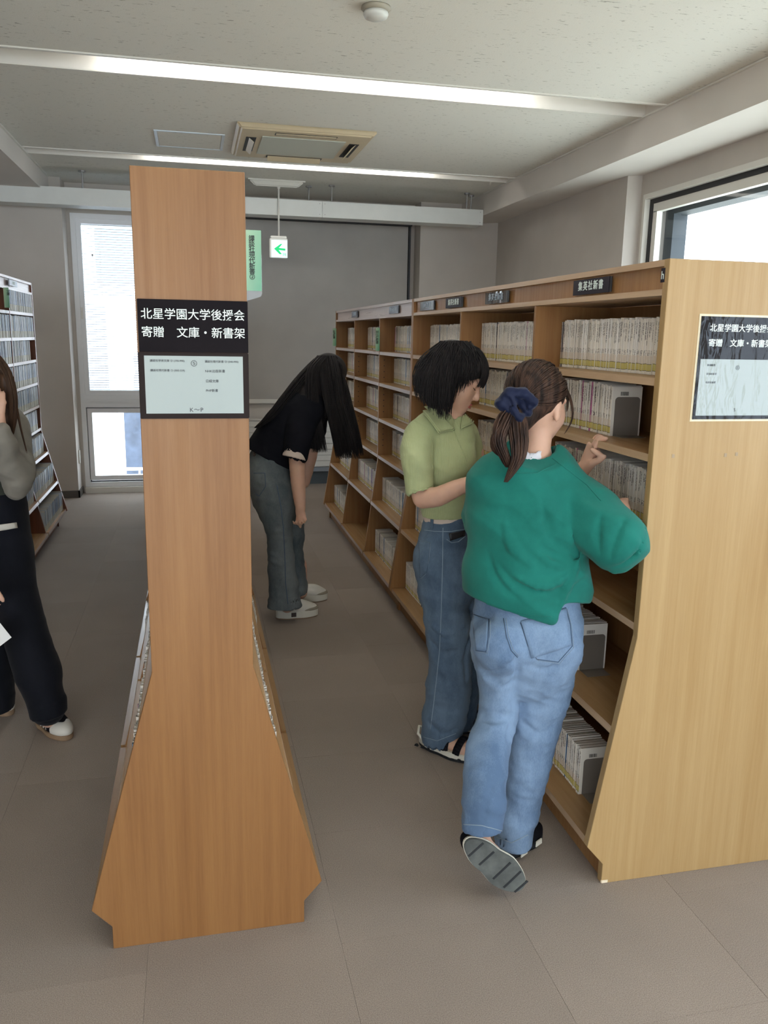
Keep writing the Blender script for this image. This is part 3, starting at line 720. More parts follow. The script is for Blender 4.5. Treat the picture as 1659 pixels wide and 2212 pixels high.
def make_books(name, acc, mat):
    V, F, UV, T, MI = acc
    me = bpy.data.meshes.new(name); me.from_pydata(V, [], F)
    uv = me.uv_layers.new(name='UVMap'); uv.data.foreach_set('uv', np.array(UV, 'f').ravel())
    ca = me.color_attributes.new('tint', 'FLOAT_COLOR', 'CORNER'); ca.data.foreach_set('color', np.array([tuple(t)+(1,) for t in T], 'f').ravel())
    me.polygons.foreach_set('material_index', MI); me.update()
    me.materials.append(M[mat]); me.materials.append(M['pages'])
    o = bpy.data.objects.new(name, me); C.objects.link(o); return o
ONES = 'zeroth first second third fourth fifth sixth seventh eighth ninth tenth eleventh twelfth thirteenth fourteenth fifteenth sixteenth seventeenth eighteenth nineteenth'.split()
def ordinal(n):
    if n < 20: return ONES[n]
    t_ = ['twent', 'thirt', 'fort', 'fift', 'sixt', 'sevent', 'eight', 'ninet'][n//10-2]
    return t_+'ieth' if n % 10 == 0 else t_+'y-'+ONES[n % 10]
def new(): return ([], [], [], [], [])
ROWNAME = ['top shelf', 'second shelf', 'third shelf', 'fourth shelf', 'fifth shelf', 'bottom shelf']
rest = new(); near_ends = []
count = 0
SP = [1.300, 1.300, 1.300, 1.300, 1.238, 1.190]
def fill(y0, y1, li, cx_sign, levels, sp, individual, tintf, acc, bayname, thick=(.0088, .0128), hh=(.157, .166), gapp=.012, mat='book', top=None):
    global count
    z = levels[li]+.0006; y = y1-.001       # books start at the far divider and run toward the viewer
    last = None; k_ = 0
    while True:
        w = rnd.uniform(*thick)
        if y-w < y0: break
        h = rnd.uniform(*hh)
        xs = sp+rnd.uniform(-.002, .003)*(1 if cx_sign < 0 else -1); xb = xs+(.106 if cx_sign < 0 else -.106)
        tint = tintf()
        if individual and count < 300:
            a = new(); add_book(a, xs, xb, y-w, y-.00025, z, h, tint)
            o = make_books('paperback', a, mat); count += 1
            if tint[2] > tint[0]*1.8 and tint[2] > .2: lab = 'blue paperback'
            elif tint[0] > .4 and tint[1] < .2: lab = 'pink paperback'
            elif max(tint) < .1: lab = 'black paperback'
            else: lab = 'yellow-labelled white paperback'
            k_ += 1
            tag(o, lab+', '+ordinal(k_)+' from the far divider on the '+ROWNAME[li]+' of '+bayname, 'book', 'paperbacks on the '+ROWNAME[li]+' of '+bayname)
        else:
            add_book(acc, xs, xb, y-w, y-.00025, z, h, tint)
        last = (y-w, xs, xb, z, h)
        y -= w
        if rnd.random() < gapp: y -= rnd.uniform(.001, .004)
    return last
bay = 'the nearest bay'
ends = {}
for li, ystop in ((0, RY[0]+.026), (1, 2.403), (2, RY[0]+.026), (4, 2.392), (5, 2.228)):
    ends[li] = fill(ystop, RY[1]-.011, li, -1, RL, SP[li], True, book_tint, rest, bay)
bay2 = 'the second bay'
for li in range(6):
    fill(RY[1]+.011, RY[2]-.011, li, -1, RL, SP[li], True, book_tint, rest, bay2)
for li in range(6):
    fill(RY[2]+.011, RY[3]-.024, li, -1, RL, SP[li], False, book_tint, rest, '')
for b_ in range(3):
    for li in range(6):
        if b_ == 1 and li == 5: continue
        y0 = RY2[b_]+(.024 if b_ == 0 else .011); y1 = RY2[b_+1]-(.024 if b_ == 2 else .011)
        if b_ == 2 and li == 5: y0 = y1-.55
        fill(y0, y1, li, -1, RL, SP[li], False, book_tint, rest, '', thick=(.009, .014))
o = make_books('paperbacks', rest, 'book'); tag(o, 'rows of white-spined paperbacks filling the farther bays of the low oak bookcase', 'books', kind='stuff')
# tall case: both faces; far-left case
acc = new()
for (ya, yb) in ((1.994+.024, 2.84), (2.86, 3.70), (3.72, 4.545), (4.596, 5.42), (5.44, 6.27), (6.29, 7.115)):
    for li, z in enumerate(LL):
        hf = min(half_at(LP, z), half_at(LP, z+.1)) if z > .7 else half_at(LP, z+.10)-.012
        for s in (-1, 1):
            if li == 8 and ya < 3: continue
            fill(ya+(.02 if s > 0 and li == 8 and ya < 2.1 else 0), yb, li if li < 9 else 0, s, LL, s*(hf-.006 if z > .7 else hf-.003), False, book_tint, acc, '', hh=(.148, .158), thick=(.01, .015)) if not (s < 0 and li == 8 and ya < 2.1) else fill(2.16, yb, li, s, LL, -(hf-.003), False, book_tint, acc, '', hh=(.148, .158), thick=(.01, .015))
o = make_books('paperbacks', acc, 'book'); tag(o, 'rows of pale paperbacks packed in both faces of the tall narrow bookcase', 'books', kind='stuff')
acc = new()
for bi, (ya, yb) in enumerate(((4.60, 5.41), (5.43, 6.24), (6.26, 7.115))):
    for li, z in enumerate(FL):
        if bi == 1 and li in (0, 8): continue
        hf = half_at(FP, z+.1); y1 = yb
        if bi == 2 and li == 2: y1 = 6.9
        if bi == 2 and li == 5: y1 = 7.0
        fill(ya, y1, li, 1, FL, -1.352+hf-.004, False, blue_tint, acc, '', hh=(.146, .156), thick=(.009, .015), mat='book_blue')
o = make_books('paperbacks', acc, 'book_blue'); tag(o, 'rows of blue and white paperbacks in the distant dark bookcase', 'books', kind='stuff')
# bookends at the free ends of the near bay, with the barcode of the last book's back cover
def bookend(y, xs, z, label, h=.125, d=.088, off=.012):
    b = MB(); r = .012; pts = []
    x0, x1 = xs+off, xs+off+d
    pts += [(x0, z+.0005), (x1, z+.0005)]
    for k in range(7): a = k/6*math.pi/2; pts.append((x1-r+r*math.cos(a), z+h-r+r*math.sin(a)))
    for k in range(7): a = math.pi/2+k/6*math.pi/2; pts.append((x0+r+r*math.cos(a), z+h-r+r*math.sin(a)))
    b.prism(pts, y-.0016, y-.0006); o = b.build('bookend', 'grey_metal')
    box('foot_plate', x0+.002, x1-.002, y-.06, y-.0018, z+.0003, z+.0012, 'grey_metal', o)
    tag(o, label, 'bookend', None); return o
bc_m = plain('barcode_ink', (.08, .07, .06), .7)
for li, lb in ((1, 'grey metal bookend standing on the second shelf of the nearest bay'), (4, 'grey metal bookend on the fifth shelf behind the woman in green'), (5, 'grey metal bookend on the bottom shelf beside the pale end panel')):
    y, xs, xb, z, h = ends[li]
    bookend(y, xs, z-.0006, lb)
    b = MB(); rr = random.Random(li); x = xs+.030
    while x < xs+.058:
        w = rr.choice((.0006, .001, .0016)); b.box(x, x+w, y-.0005, y-.0002, z+.129, z+.141); x += w+rr.choice((.0006, .001))
    tag(b.build('barcode_sticker', bc_m), 'printed barcode on the back cover above the bookend, '+ROWNAME[li], 'barcode')
y = 2.155
bookend(y, -.262, .14, 'grey metal bookend at the foot of the tall bookcase, left side', h=.12)

# ------------------------------------------------------------------ organic shapes: distance fields turned into one surface
class Field:
    def __init__(s, lo, hi, h):
        s.lo = np.array(lo, float); s.h = h
        s.n = np.maximum(4, np.ceil((np.array(hi)-s.lo)/h).astype(int)+1)
        s.F = np.full(tuple(s.n), .2, np.float32)
    def sub(s, lo, hi, m):
        a = np.clip(np.floor((np.array(lo)-m-s.lo)/s.h).astype(int), 0, s.n); b = np.clip(np.ceil((np.array(hi)+m-s.lo)/s.h).astype(int)+1, 0, s.n)
        sl = tuple(slice(int(x), int(y)) for x, y in zip(a, b))
        ax = [(s.lo[i]+s.h*np.arange(a[i], b[i])).astype(np.float32) for i in range(3)]
        return sl, ax[0][:, None, None], ax[1][None, :, None], ax[2][None, None, :]
    def comb(s, sl, d, k, op='add'):
        A = s.F[sl]
        if op == 'add':
            if k > 0:
                hh = np.maximum(k-np.abs(A-d), 0)/k; s.F[sl] = np.minimum(A, d)-hh*hh*k*.25
            else: s.F[sl] = np.minimum(A, d)
        elif op == 'sub':
            d = -d
            if k > 0:
                hh = np.maximum(k-np.abs(A-d), 0)/k; s.F[sl] = np.maximum(A, d)+hh*hh*k*.25
            else: s.F[sl] = np.maximum(A, d)
    def ell(s, c, r, k=.01, op='add', R=None):
        c = np.array(c, float); r = np.array(r, float); m = max(r)
        sl, X, Y, Z = s.sub(c-m, c+m, k+2*s.h)
        if 0 in [t.stop-t.start for t in sl]: return s
        p = [X-c[0], Y-c[1], Z-c[2]]
        if R is not None: p = [R[i][0]*p[0]+R[i][1]*p[1]+R[i][2]*p[2] for i in range(3)]
        q = np.sqrt((p[0]/r[0])**2+(p[1]/r[1])**2+(p[2]/r[2])**2)+1e-6
        L = np.sqrt(p[0]**2+p[1]**2+p[2]**2)+1e-6
        s.comb(sl, (L*(1-1/q)).astype(np.float32), k, op); return s
    def seg(s, A, B, ka=1.0, kb=1.0, k=.01, op='add'):
        """A,B: (pos, u axis, ru, v axis, rv)"""
        a, b = np.array(A[0], float), np.array(B[0], float); ab = b-a; L2 = max(ab@ab, 1e-9); L = L2**.5; t_ = ab/L
        m = max(A[2], A[4], B[2], B[4])
        sl, X, Y, Z = s.sub(np.minimum(a, b)-m, np.maximum(a, b)+m, k+2*s.h)
        if 0 in [t.stop-t.start for t in sl]: return
        p = [X-a[0], Y-a[1], Z-a[2]]
        ax = p[0]*t_[0]+p[1]*t_[1]+p[2]*t_[2]
        t = np.clip(ax/L, 0, 1)
        pa = ax-t*L
        U = A[1]+B[1]; U = U-t_*(U@t_); U /= np.linalg.norm(U); Vv = np.cross(t_, U)
        pu = p[0]*U[0]+p[1]*U[1]+p[2]*U[2]; pv = p[0]*Vv[0]+p[1]*Vv[1]+p[2]*Vv[2]
        ru = A[2]+(B[2]-A[2])*t; rv = A[4]+(B[4]-A[4])*t
        ra = np.where(pa < 0, min(A[2], A[4])*ka, min(B[2], B[4])*kb)
        q = np.sqrt((pu/ru)**2+(pv/rv)**2+(pa/ra)**2)+1e-6
        Ln = np.sqrt(pu**2+pv**2+pa**2)+1e-6
        s.comb(sl, (Ln*(1-1/q)).astype(np.float32), k, op)
    def tube(s, st, k=.008, op='add', sub=3, caps=(1.0, 1.0), view=True, uax=None):
        """st: list of (pos, r_across, r_depth). Across = perpendicular to the limb as the camera sees it"""
        P = [np.array(q[0], float) for q in st]; R1 = [q[1] for q in st]; R2 = [q[2] for q in st]
        if len(P) > 2 and sub > 1:
            pp, r1, r2 = [], [], []
            for i in range(len(P)-1):
                p0, p1, p2, p3 = P[max(i-1, 0)], P[i], P[i+1], P[min(i+2, len(P)-1)]
                a = [R1[max(i-1, 0)], R1[i], R1[i+1], R1[min(i+2, len(P)-1)]]; b = [R2[max(i-1, 0)], R2[i], R2[i+1], R2[min(i+2, len(P)-1)]]
                for j in range(sub):
                    t = j/sub; cr = lambda w, x, y, z: .5*((2*x)+(-w+y)*t+(2*w-5*x+4*y-z)*t*t+(-w+3*x-3*y+z)*t**3)
                    pp.append(cr(p0, p1, p2, p3)); r1.append(cr(*a)); r2.append(cr(*b))
            pp.append(P[-1]); r1.append(R1[-1]); r2.append(R2[-1]); P, R1, R2 = pp, r1, r2
        S = []
        for i, p in enumerate(P):
            t = P[min(i+1, len(P)-1)]-P[max(i-1, 0)]; t = t/np.linalg.norm(t)
            d = uax if uax is not None else (p-CAMP)
            u = np.cross(t, d); nu = np.linalg.norm(u); u = u/nu if nu > 1e-3 else np.array([1., 0, 0])
            S.append((p, u, R1[i], None, R2[i]))
        for i in range(len(S)-1):
            s.seg(S[i], S[i+1], caps[0] if i == 0 else 1.0, caps[1] if i == len(S)-2 else 1.0, k if i == 0 else min(k, .006), op)
        return s
    def cut(s, p, n):
        """remove everything on the side n points to"""
        sl, X, Y, Z = s.sub(s.lo, s.lo+s.h*s.n, 0)
        n = np.array(n, float); n /= np.linalg.norm(n)
        s.F = np.maximum(s.F, ((X-p[0])*n[0]+(Y-p[1])*n[1]+(Z-p[2])*n[2]).astype(np.float32)); return s
    def mesh(s):
        F = s.F; F[0] = F[-1] = .2; F[:, 0] = F[:, -1] = .2; F[:, :, 0] = F[:, :, -1] = .2
        S = F < 0
        c8 = [(i, j, k) for i in (0, 1) for j in (0, 1) for k in (0, 1)]
        n = np.array(F.shape)-1
        acc = np.zeros(n, np.uint8)
        for (i, j, k) in c8: acc += S[i:i+n[0], j:j+n[1], k:k+n[2]]
        I = np.argwhere((acc > 0) & (acc < 8)); idm = np.full(n, -1, np.int32); idm[I[:, 0], I[:, 1], I[:, 2]] = np.arange(len(I))
        vals = {c: F[I[:, 0]+c[0], I[:, 1]+c[1], I[:, 2]+c[2]] for c in c8}
        sm = np.zeros((len(I), 3)); ct = np.zeros(len(I))
        for a in c8:
            for ax in range(3):
                if a[ax]: continue
                b = list(a); b[ax] = 1; b = tuple(b); va, vb = vals[a], vals[b]; x = (va < 0) != (vb < 0)
                t = np.where(x, va/np.where(x, va-vb, 1), 0)
                q = np.array(a, float)[None, :].repeat(len(I), 0); q[:, ax] += t
                sm += np.where(x[:, None], q, 0); ct += x
        V = (I+sm/ct[:, None])*s.h+s.lo
        Q = []
        for ax in range(3):
            o1, o2 = [(1, 2), (2, 0), (0, 1)][ax]
            A = [slice(None)]*3; B = [slice(None)]*3; A[ax] = slice(0, -1); B[ax] = slice(1, None)
            X = S[tuple(A)] != S[tuple(B)]; E_ = np.argwhere(X)
            ok = (E_[:, o1] > 0) & (E_[:, o2] > 0) & (E_[:, o1] < n[o1]) & (E_[:, o2] < n[o2]); E_ = E_[ok]
            ids = []
            for (d1, d2) in ((-1, -1), (0, -1), (0, 0), (-1, 0)):
                e = E_.copy(); e[:, o1] += d1; e[:, o2] += d2; ids.append(idm[e[:, 0], e[:, 1], e[:, 2]])
            ids = np.stack(ids, 1); inside = S[E_[:, 0], E_[:, 1], E_[:, 2]]
            ids[~inside] = ids[~inside][:, ::-1]; Q.append(ids)
        return V, np.concatenate(Q)
def smoothmesh(V, Q, it=2, lam=.5):
    for _ in range(it):
        acc = np.zeros_like(V); ct = np.zeros(len(V))
        for a, b in ((0, 1), (1, 2), (2, 3), (3, 0)):
            np.add.at(acc, Q[:, a], V[Q[:, b]]); np.add.at(acc, Q[:, b], V[Q[:, a]]); np.add.at(ct, Q[:, a], 1); np.add.at(ct, Q[:, b], 1)
        V = V+(acc/np.maximum(ct, 1)[:, None]-V)*lam
    return V
def normals(V, Q):
    n = np.cross(V[Q[:, 2]]-V[Q[:, 0]], V[Q[:, 3]]-V[Q[:, 1]]); N_ = np.zeros_like(V)
    for i in range(4): np.add.at(N_, Q[:, i], n)
    return N_/np.maximum(np.linalg.norm(N_, axis=1), 1e-12)[:, None]
def wrinkle(V, Nn, amp, freq, direction=(0, 0, 1), stretch=3.0, seed=0):
    d = np.array(direction, float); d /= np.linalg.norm(d)
    a = V@d; perp = V-np.outer(a, d)
    w = np.empty(len(V))
    for i in range(len(V)):
        q = perp[i]*freq/stretch+d*(a[i]*freq)+seed
        w[i] = 1-2*abs(noise.noise(Vector(q)))-.55+.35*noise.noise(Vector(q*2.1))
    return V+Nn*(w*amp)[:, None]
def skin_out(name, fld, mat, parent, it=2, wr=None, post=None):
    V, Q = fld.mesh()
    V = smoothmesh(V, Q, it)
    if wr:
        for w in wr: V = wrinkle(V, normals(V, Q), **w)
    if post: V = post(V, normals(V, Q))
    me = bpy.data.meshes.new(name); me.vertices.add(len(V)); me.vertices.foreach_set('co', V.astype('f').ravel())
    me.loops.add(len(Q)*4); me.loops.foreach_set('vertex_index', Q.astype('i').ravel())
    me.polygons.add(len(Q)); me.polygons.foreach_set('loop_start', np.arange(0, len(Q)*4, 4, dtype='i')); me.polygons.foreach_set('loop_total', np.full(len(Q), 4, 'i'))
    me.update(); me.validate()
    o = finish(name, me, mat, parent, True)
    o['_'] = 0; del o['_']
    o_bvh = BVHTree.FromPolygons([tuple(v) for v in V], [tuple(int(k) for k in q) for q in Q])
    return o, o_bvh
def hit(bvh, px, py, off=.0):
    """the point of a garment's surface that the photo shows at px,py"""
    d = Vector(ray(px, py)).normalized(); loc, nor, i, dist = bvh.ray_cast(Vector(CAMP), d)
    if loc is None: return None
    if nor.dot(d) > 0: nor = -nor
    return loc+nor*off
def seam(name, bvh, pts, r, mat, parent, off=.001, n=10, flat=False):
    """a stitched seam that lies on a garment"""
    P = []
    for (a, b), (c, d) in zip(pts, pts[1:]):
        for k in range(n):
            h = hit(bvh, a+(c-a)*k/n, b+(d-b)*k/n, off)
            if h is not None and (not P or (h-P[-1]).length < .08): P.append(h)
    h = hit(bvh, pts[-1][0], pts[-1][1], off)
    if h is not None and P and (h-P[-1]).length < .08: P.append(h)
    if len(P) < 2: return None
    return MB().tube(P, r, 6).build(name, mat, parent, True)
def patch(name, bvh, c4, mat, parent, off=.004, n=(10, 10), curve=None):
    """a cloth panel (pocket, collar wing, shoe overlay) draped on a surface; c4 = corners as the photo shows them"""
    V = []; F = []; nu, nv = n
    for j in range(nv+1):
        for i in range(nu+1):
            u, v = i/nu, j/nv
            a = [c4[0][k]*(1-u)+c4[1][k]*u for k in (0, 1)]; b = [c4[3][k]*(1-u)+c4[2][k]*u for k in (0, 1)]
            q = [a[k]*(1-v)+b[k]*v for k in (0, 1)]
            h = hit(bvh, q[0], q[1], off)
            V.append(h)
    idx = {}; VV = []
    for k, h in enumerate(V):
        if h is not None: idx[k] = len(VV); VV.append(tuple(h))
    for j in range(nv):
        for i in range(nu):
            q = [j*(nu+1)+i, j*(nu+1)+i+1, (j+1)*(nu+1)+i+1, (j+1)*(nu+1)+i]
            if all(t in idx for t in q):
                ps = [Vector(VV[idx[t]]) for t in q]
                if max((ps[a]-ps[b]).length for a, b in ((0, 2), (1, 3))) < .09: F.append([idx[t] for t in q])
    me = bpy.data.meshes.new(name); me.from_pydata(VV, [], F)
    bm = bmesh.new(); bm.from_mesh(me); bmesh.ops.delete(bm, geom=[v for v in bm.verts if not v.link_faces], context='VERTS')
    bmesh.ops.recalc_face_normals(bm, faces=bm.faces)
    g = bmesh.ops.solidify(bm, geom=bm.faces[:], thickness=max(.0015, off*.6)); bm.to_mesh(me); bm.free()
    return finish(name, me, mat, parent, True)
def S3(px, py, Y, rpx, depth=None):
    """a station of a limb: where the photo shows its axis, at Y down the aisle; half width in photo pixels, half depth in metres"""
    p = at(px, py, Y); m = pxm(p); return (p, rpx*m, depth if depth is not None else rpx*m)
def strands(name, curves, mat, parent, r=.0016, n=4):
    """hair locks: thin tapering tubes"""
    b = MB()
    for P in curves:
        k = len(P); b.tube(P, [r*(1-.75*(i/(k-1))**2.2)*(.6 if i == 0 else 1) for i in range(k)], n, cap=False)
    me = bpy.data.meshes.new(name); me.from_pydata(b.v, [], b.f); return finish(name, me, mat, parent, True)

# ---- cloth, skin and hair
def cloth(name, a, b, rough=.85, rib=None, sc=900, fade=None, sheen=.08):
    m, nt, nd, lk, p = newmat(name)
    n1 = noise_(nt, coords(nt, (1, 1, 1)), 7, 4, .6); n2 = noise_(nt, coords(nt, (1, 1, 1)), sc, 2, .6)
    f = math_(nt, 'ADD', math_(nt, 'MULTIPLY', n1, .75), math_(nt, 'MULTIPLY', n2, .25))
    c = ramp(nt, f, [(.35, b), (.65, a)])
    lk.new(c, p.inputs['Base Color']); p.inputs['Roughness'].default_value = rough; p.inputs['Specular IOR Level'].default_value = .15
    p.inputs['Sheen Weight'].default_value = sheen; p.inputs['Sheen Roughness'].default_value = .5
    h = n2
    if rib:
        w = N(nt, 'ShaderNodeTexWave'); w.inputs['Scale'].default_value = rib; w.bands_direction = 'X'; lk.new(coords(nt, (1, .6, .04)), w.inputs[0]); h = math_(nt, 'ADD', n2, math_(nt, 'MULTIPLY', w.outputs['Color'], 1.5))
    bump(nt, h, .25, .002); return m
def denim(name, light, dark, seed=0):
    m, nt, nd, lk, p = newmat(name)
    v = coords(nt, (1, 1, .45)); n1 = noise_(nt, v, 4.5+seed, 4, .55, .3); n2 = noise_(nt, coords(nt, (1, 1, .25)), 420, 3, .7); n3 = noise_(nt, coords(nt, (1, 1, .5)), 40, 4, .7)
    f = math_(nt, 'ADD', math_(nt, 'MULTIPLY', n1, .62), math_(nt, 'ADD', math_(nt, 'MULTIPLY', n2, .2), math_(nt, 'MULTIPLY', n3, .18)))
    c = ramp(nt, f, [(.38, dark), (.60, light)])
    lk.new(c, p.inputs['Base Color']); p.inputs['Roughness'].default_value = .85; p.inputs['Specular IOR Level'].default_value = .15
    p.inputs['Sheen Weight'].default_value = .04; bump(nt, n2, .3, .0015); return m
M['skin'] = plain('skin', (.60, .37, .27), .5, .35, var=.05, vscale=25); M['skin'].node_tree.nodes['Principled BSDF'].inputs['Subsurface Weight'].default_value = .12
M['skin'].node_tree.nodes['Principled BSDF'].inputs['Subsurface Radius'].default_value = (.02, .008, .004)
M['lip'] = plain('lips', (.42, .10, .09), .35, .5); M['lash'] = plain('lashes', (.02, .015, .015), .6)
def hairmat(name, a, b):
    m, nt, nd, lk, p = newmat(name)
    n1 = noise_(nt, coords(nt, (60, 60, 6)), 1, 3, .6); lk.new(ramp(nt, n1, [(.35, b), (.65, a)]), p.inputs['Base Color'])
    p.inputs['Roughness'].default_value = .48; p.inputs['Specular IOR Level'].default_value = .16; bump(nt, n1, .3, .003); return m
M['hair_black'] = hairmat('black_hair', (.018, .015, .015), (.008, .007, .008)); M['hair_brown'] = hairmat('dark_brown_hair', (.080, .044, .030), (.014, .009, .008))
M['hair_light'] = hairmat('brown_hair', (.085, .045, .026), (.035, .020, .013))
M['teal'] = cloth('teal_cotton', (.013, .175, .142), (.008, .125, .100)); M['lime'] = cloth('lime_knit', (.41, .455, .25), (.345, .39, .20), rib=60)
M['blackknit'] = cloth('black_cotton', (.006, .006, .010), (.003, .004, .007), sheen=0); M['grey_hood'] = cloth('grey_sweat', (.24, .225, .195), (.18, .17, .145))
M['darkgreen'] = cloth('dark_sage_cotton', (.045, .05, .04), (.03, .035, .028)); M['cream'] = cloth('cream_trim', (.62, .52, .45), (.55, .46, .40))
M['denim_light'] = denim('light_denim', (.205, .30, .44), (.085, .14, .235)); M['denim_mid'] = denim('mid_denim', (.115, .17, .24), (.045, .075, .12), 1)
M['denim_grey'] = denim('grey_denim', (.16, .18, .185), (.07, .088, .097), 2); M['denim_dark'] = denim('navy_denim', (.008, .009, .014), (.004, .005, .008), 3)
M['stitch'] = plain('pale_stitching', (.22, .29, .36), .8); M['stitch_dark'] = plain('dark_stitching', (.05, .085, .14), .8)
M['navy'] = cloth('navy_satin', (.007, .013, .045), (.004, .007, .024), .55, sheen=.1); M['lace'] = cloth('white_lace', (.75, .75, .78), (.5, .5, .56))
M['shoe_black'] = plain('black_shoe', (.007, .007, .010), .7, .12, var=.1); M['shoe_white'] = plain('white_shoe', (.62, .60, .54), .5, .4)
M['sole_white'] = plain('white_rubber', (.66, .64, .56), .5, .4); M['sole_grey'] = plain('worn_grey_rubber', (.085, .093, .088), .6, .3, var=.25, vscale=30)
M['sole_dark'] = plain('dark_rubber', (.015, .017, .02), .5, .3); M['suede'] = plain('beige_suede', (.30, .27, .21), .9, .1); M['gum'] = plain('gum_rubber', (.26, .17, .10), .6)
M['metal_belt'] = plain('belt_leather', (.05, .035, .03), .4)

def head_shape(Fd, c, fwd, up, s=1.0, mouth=True):
    """skull, jaw, cheeks, nose, lips, brow and ears around c (centre of the skull); fwd and up are unit vectors"""
    f = np.array(fwd, float); f /= np.linalg.norm(f); u = np.array(up, float); u -= f*(u@f); u /= np.linalg.norm(u); r = np.cross(f, u)
    R = np.array([r, f, u]); P = lambda a, b, d: c+r*a*s+f*b*s+u*d*s
    E_ = lambda a, b, d, x, y, z, k=.02, op='add': Fd.ell(P(a, b, d), (x*s, y*s, z*s), k*s, op, R)
    E_(0, -.012, .022, .074, .088, .082, 0); E_(0, .02, -.03, .062, .066, .07, .03)
    E_(0, .045, -.075, .042, .036, .034, .03); E_(0, .066, -.094, .020, .018, .016, .02)      # jaw, chin
    for q in (-1, 1):
        E_(q*.038, .05, -.035, .024, .024, .026, .025)          # cheeks
        E_(q*.031, .079, -.004, .017, .012, .010, .012, 'sub')  # eye sockets
        E_(q*.031, .069, -.005, .0135, .0125, .0125, .004)      # closed lids
        E_(q*.074, -.004, -.02, .008, .017, .030, .006); E_(q*.082, .002, -.016, .004, .010, .017, .004, 'sub')  # ears
        E_(q*.010, .090, -.044, .0075, .008, .006, .006)         # nostril wings
    E_(0, .079, .016, .05, .014, .014, .02)                      # brow
    Fd.tube([(P(0, .082, .0), .006*s, .006*s), (P(0, .092, -.022), .0075*s, .0075*s), (P(0, .100, -.040), .0095*s, .0085*s)], .010*s, uax=r)
    E_(0, .083, -.066, .022, .010, .005, .005); E_(0, .081, -.0755, .018, .010, .0055, .005); E_(0, .092, -.0705, .024, .010, .0014, .003, 'sub')
    return P, R
def face_paint(P, R, s, parent, eyes=(-1, 1)):
    """lips and closed lash lines as thin geometry on the face"""
    b = MB(); b.tube([P(-.020, .080, -.069), P(-.010, .0905, -.0655), P(0, .0925, -.0668), P(.010, .0905, -.0655), P(.020, .080, -.069)], [.0012*s, .0032*s, .0036*s, .0032*s, .0012*s], 8)
    b.tube([P(-.018, .080, -.072), P(-.009, .0895, -.0755), P(0, .0915, -.0765), P(.009, .0895, -.0755), P(.018, .080, -.072)], [.0012*s, .0038*s, .0044*s, .0038*s, .0012*s], 8)
    b.build('lips', 'lip', parent, True)
    for q in eyes:
        pts = [P(q*(.031+.014*t), .0815-.006*abs(t)**2-.003*t*1, -.010-.0025*(1-t*t)+.003*t) for t in np.linspace(-1, 1, 9)]
        MB().tube(pts, [.0006, .0012, .0014, .0015, .0015, .0015, .0014, .0012, .0006], 6).build('eyelashes', 'lash', parent, True)
        pts = [P(q*(.031+.017*t), .087-.008*abs(t)**2, .017-.003*t*t) for t in np.linspace(-1, 1, 7)]
        MB().tube(pts, [.0008, .0018, .002, .002, .0018, .0014, .0006], 6).build('eyebrow', 'lash', parent, True)
def fingers(Fd, W, K, side, curl, s=1.0, spread=.5, thumb=None, nrm=None):
    """W wrist, K middle knuckle, side: vector from little finger to index side, nrm: back-of-hand normal; curl per finger in degrees"""
    W, K = np.array(W, float), np.array(K, float); d = K-W; L = np.linalg.norm(d); d /= L
    side = np.array(side, float); side -= d*(side@d); side /= np.linalg.norm(side); n_ = np.cross(d, side) if nrm is None else np.array(nrm, float)
    n_ -= d*(n_@d); n_ /= np.linalg.norm(n_)
    w = .0365*s
    Fd.seg((W, side, .021*s, None, .016*s), (K, side, w, None, .0125*s), 1, .8, .012)
    for i, (o, ln) in enumerate(((1, .066), (.36, .074), (-.3, .069), (-.92, .054))):
        b = K+side*w*.74*o-d*(.006*abs(o))*s; dd = d+side*o*.10*spread; dd /= np.linalg.norm(dd); p = b; a = 0
        for j, fr in enumerate((.44, .32, .24)):
            a += math.radians(curl[i])*(.55, .8, .5)[j]
            v = dd*math.cos(a)-n_*math.sin(a); q = p+v*ln*fr*s; r0 = (.0082, .0076, .0068)[j]*s
            Fd.tube([(p, r0, r0), (q, r0*.93, r0*.93)], .004, sub=1); p = q
    if thumb is None: thumb = (side*.5+d*.6-n_*.25)
    t = np.array(thumb, float); t /= np.linalg.norm(t); b = W+d*.022*s+side*.018*s
    m = b+t*.036*s; e = m+(t*.8+d*.35)*.03*s; tip = e+(t*.55+d*.6)*.022*s
    Fd.tube([(b, .0145*s, .013*s), (m, .0105*s, .010*s), (e, .0092*s, .0088*s), (tip, .0078*s, .0072*s)], .012)
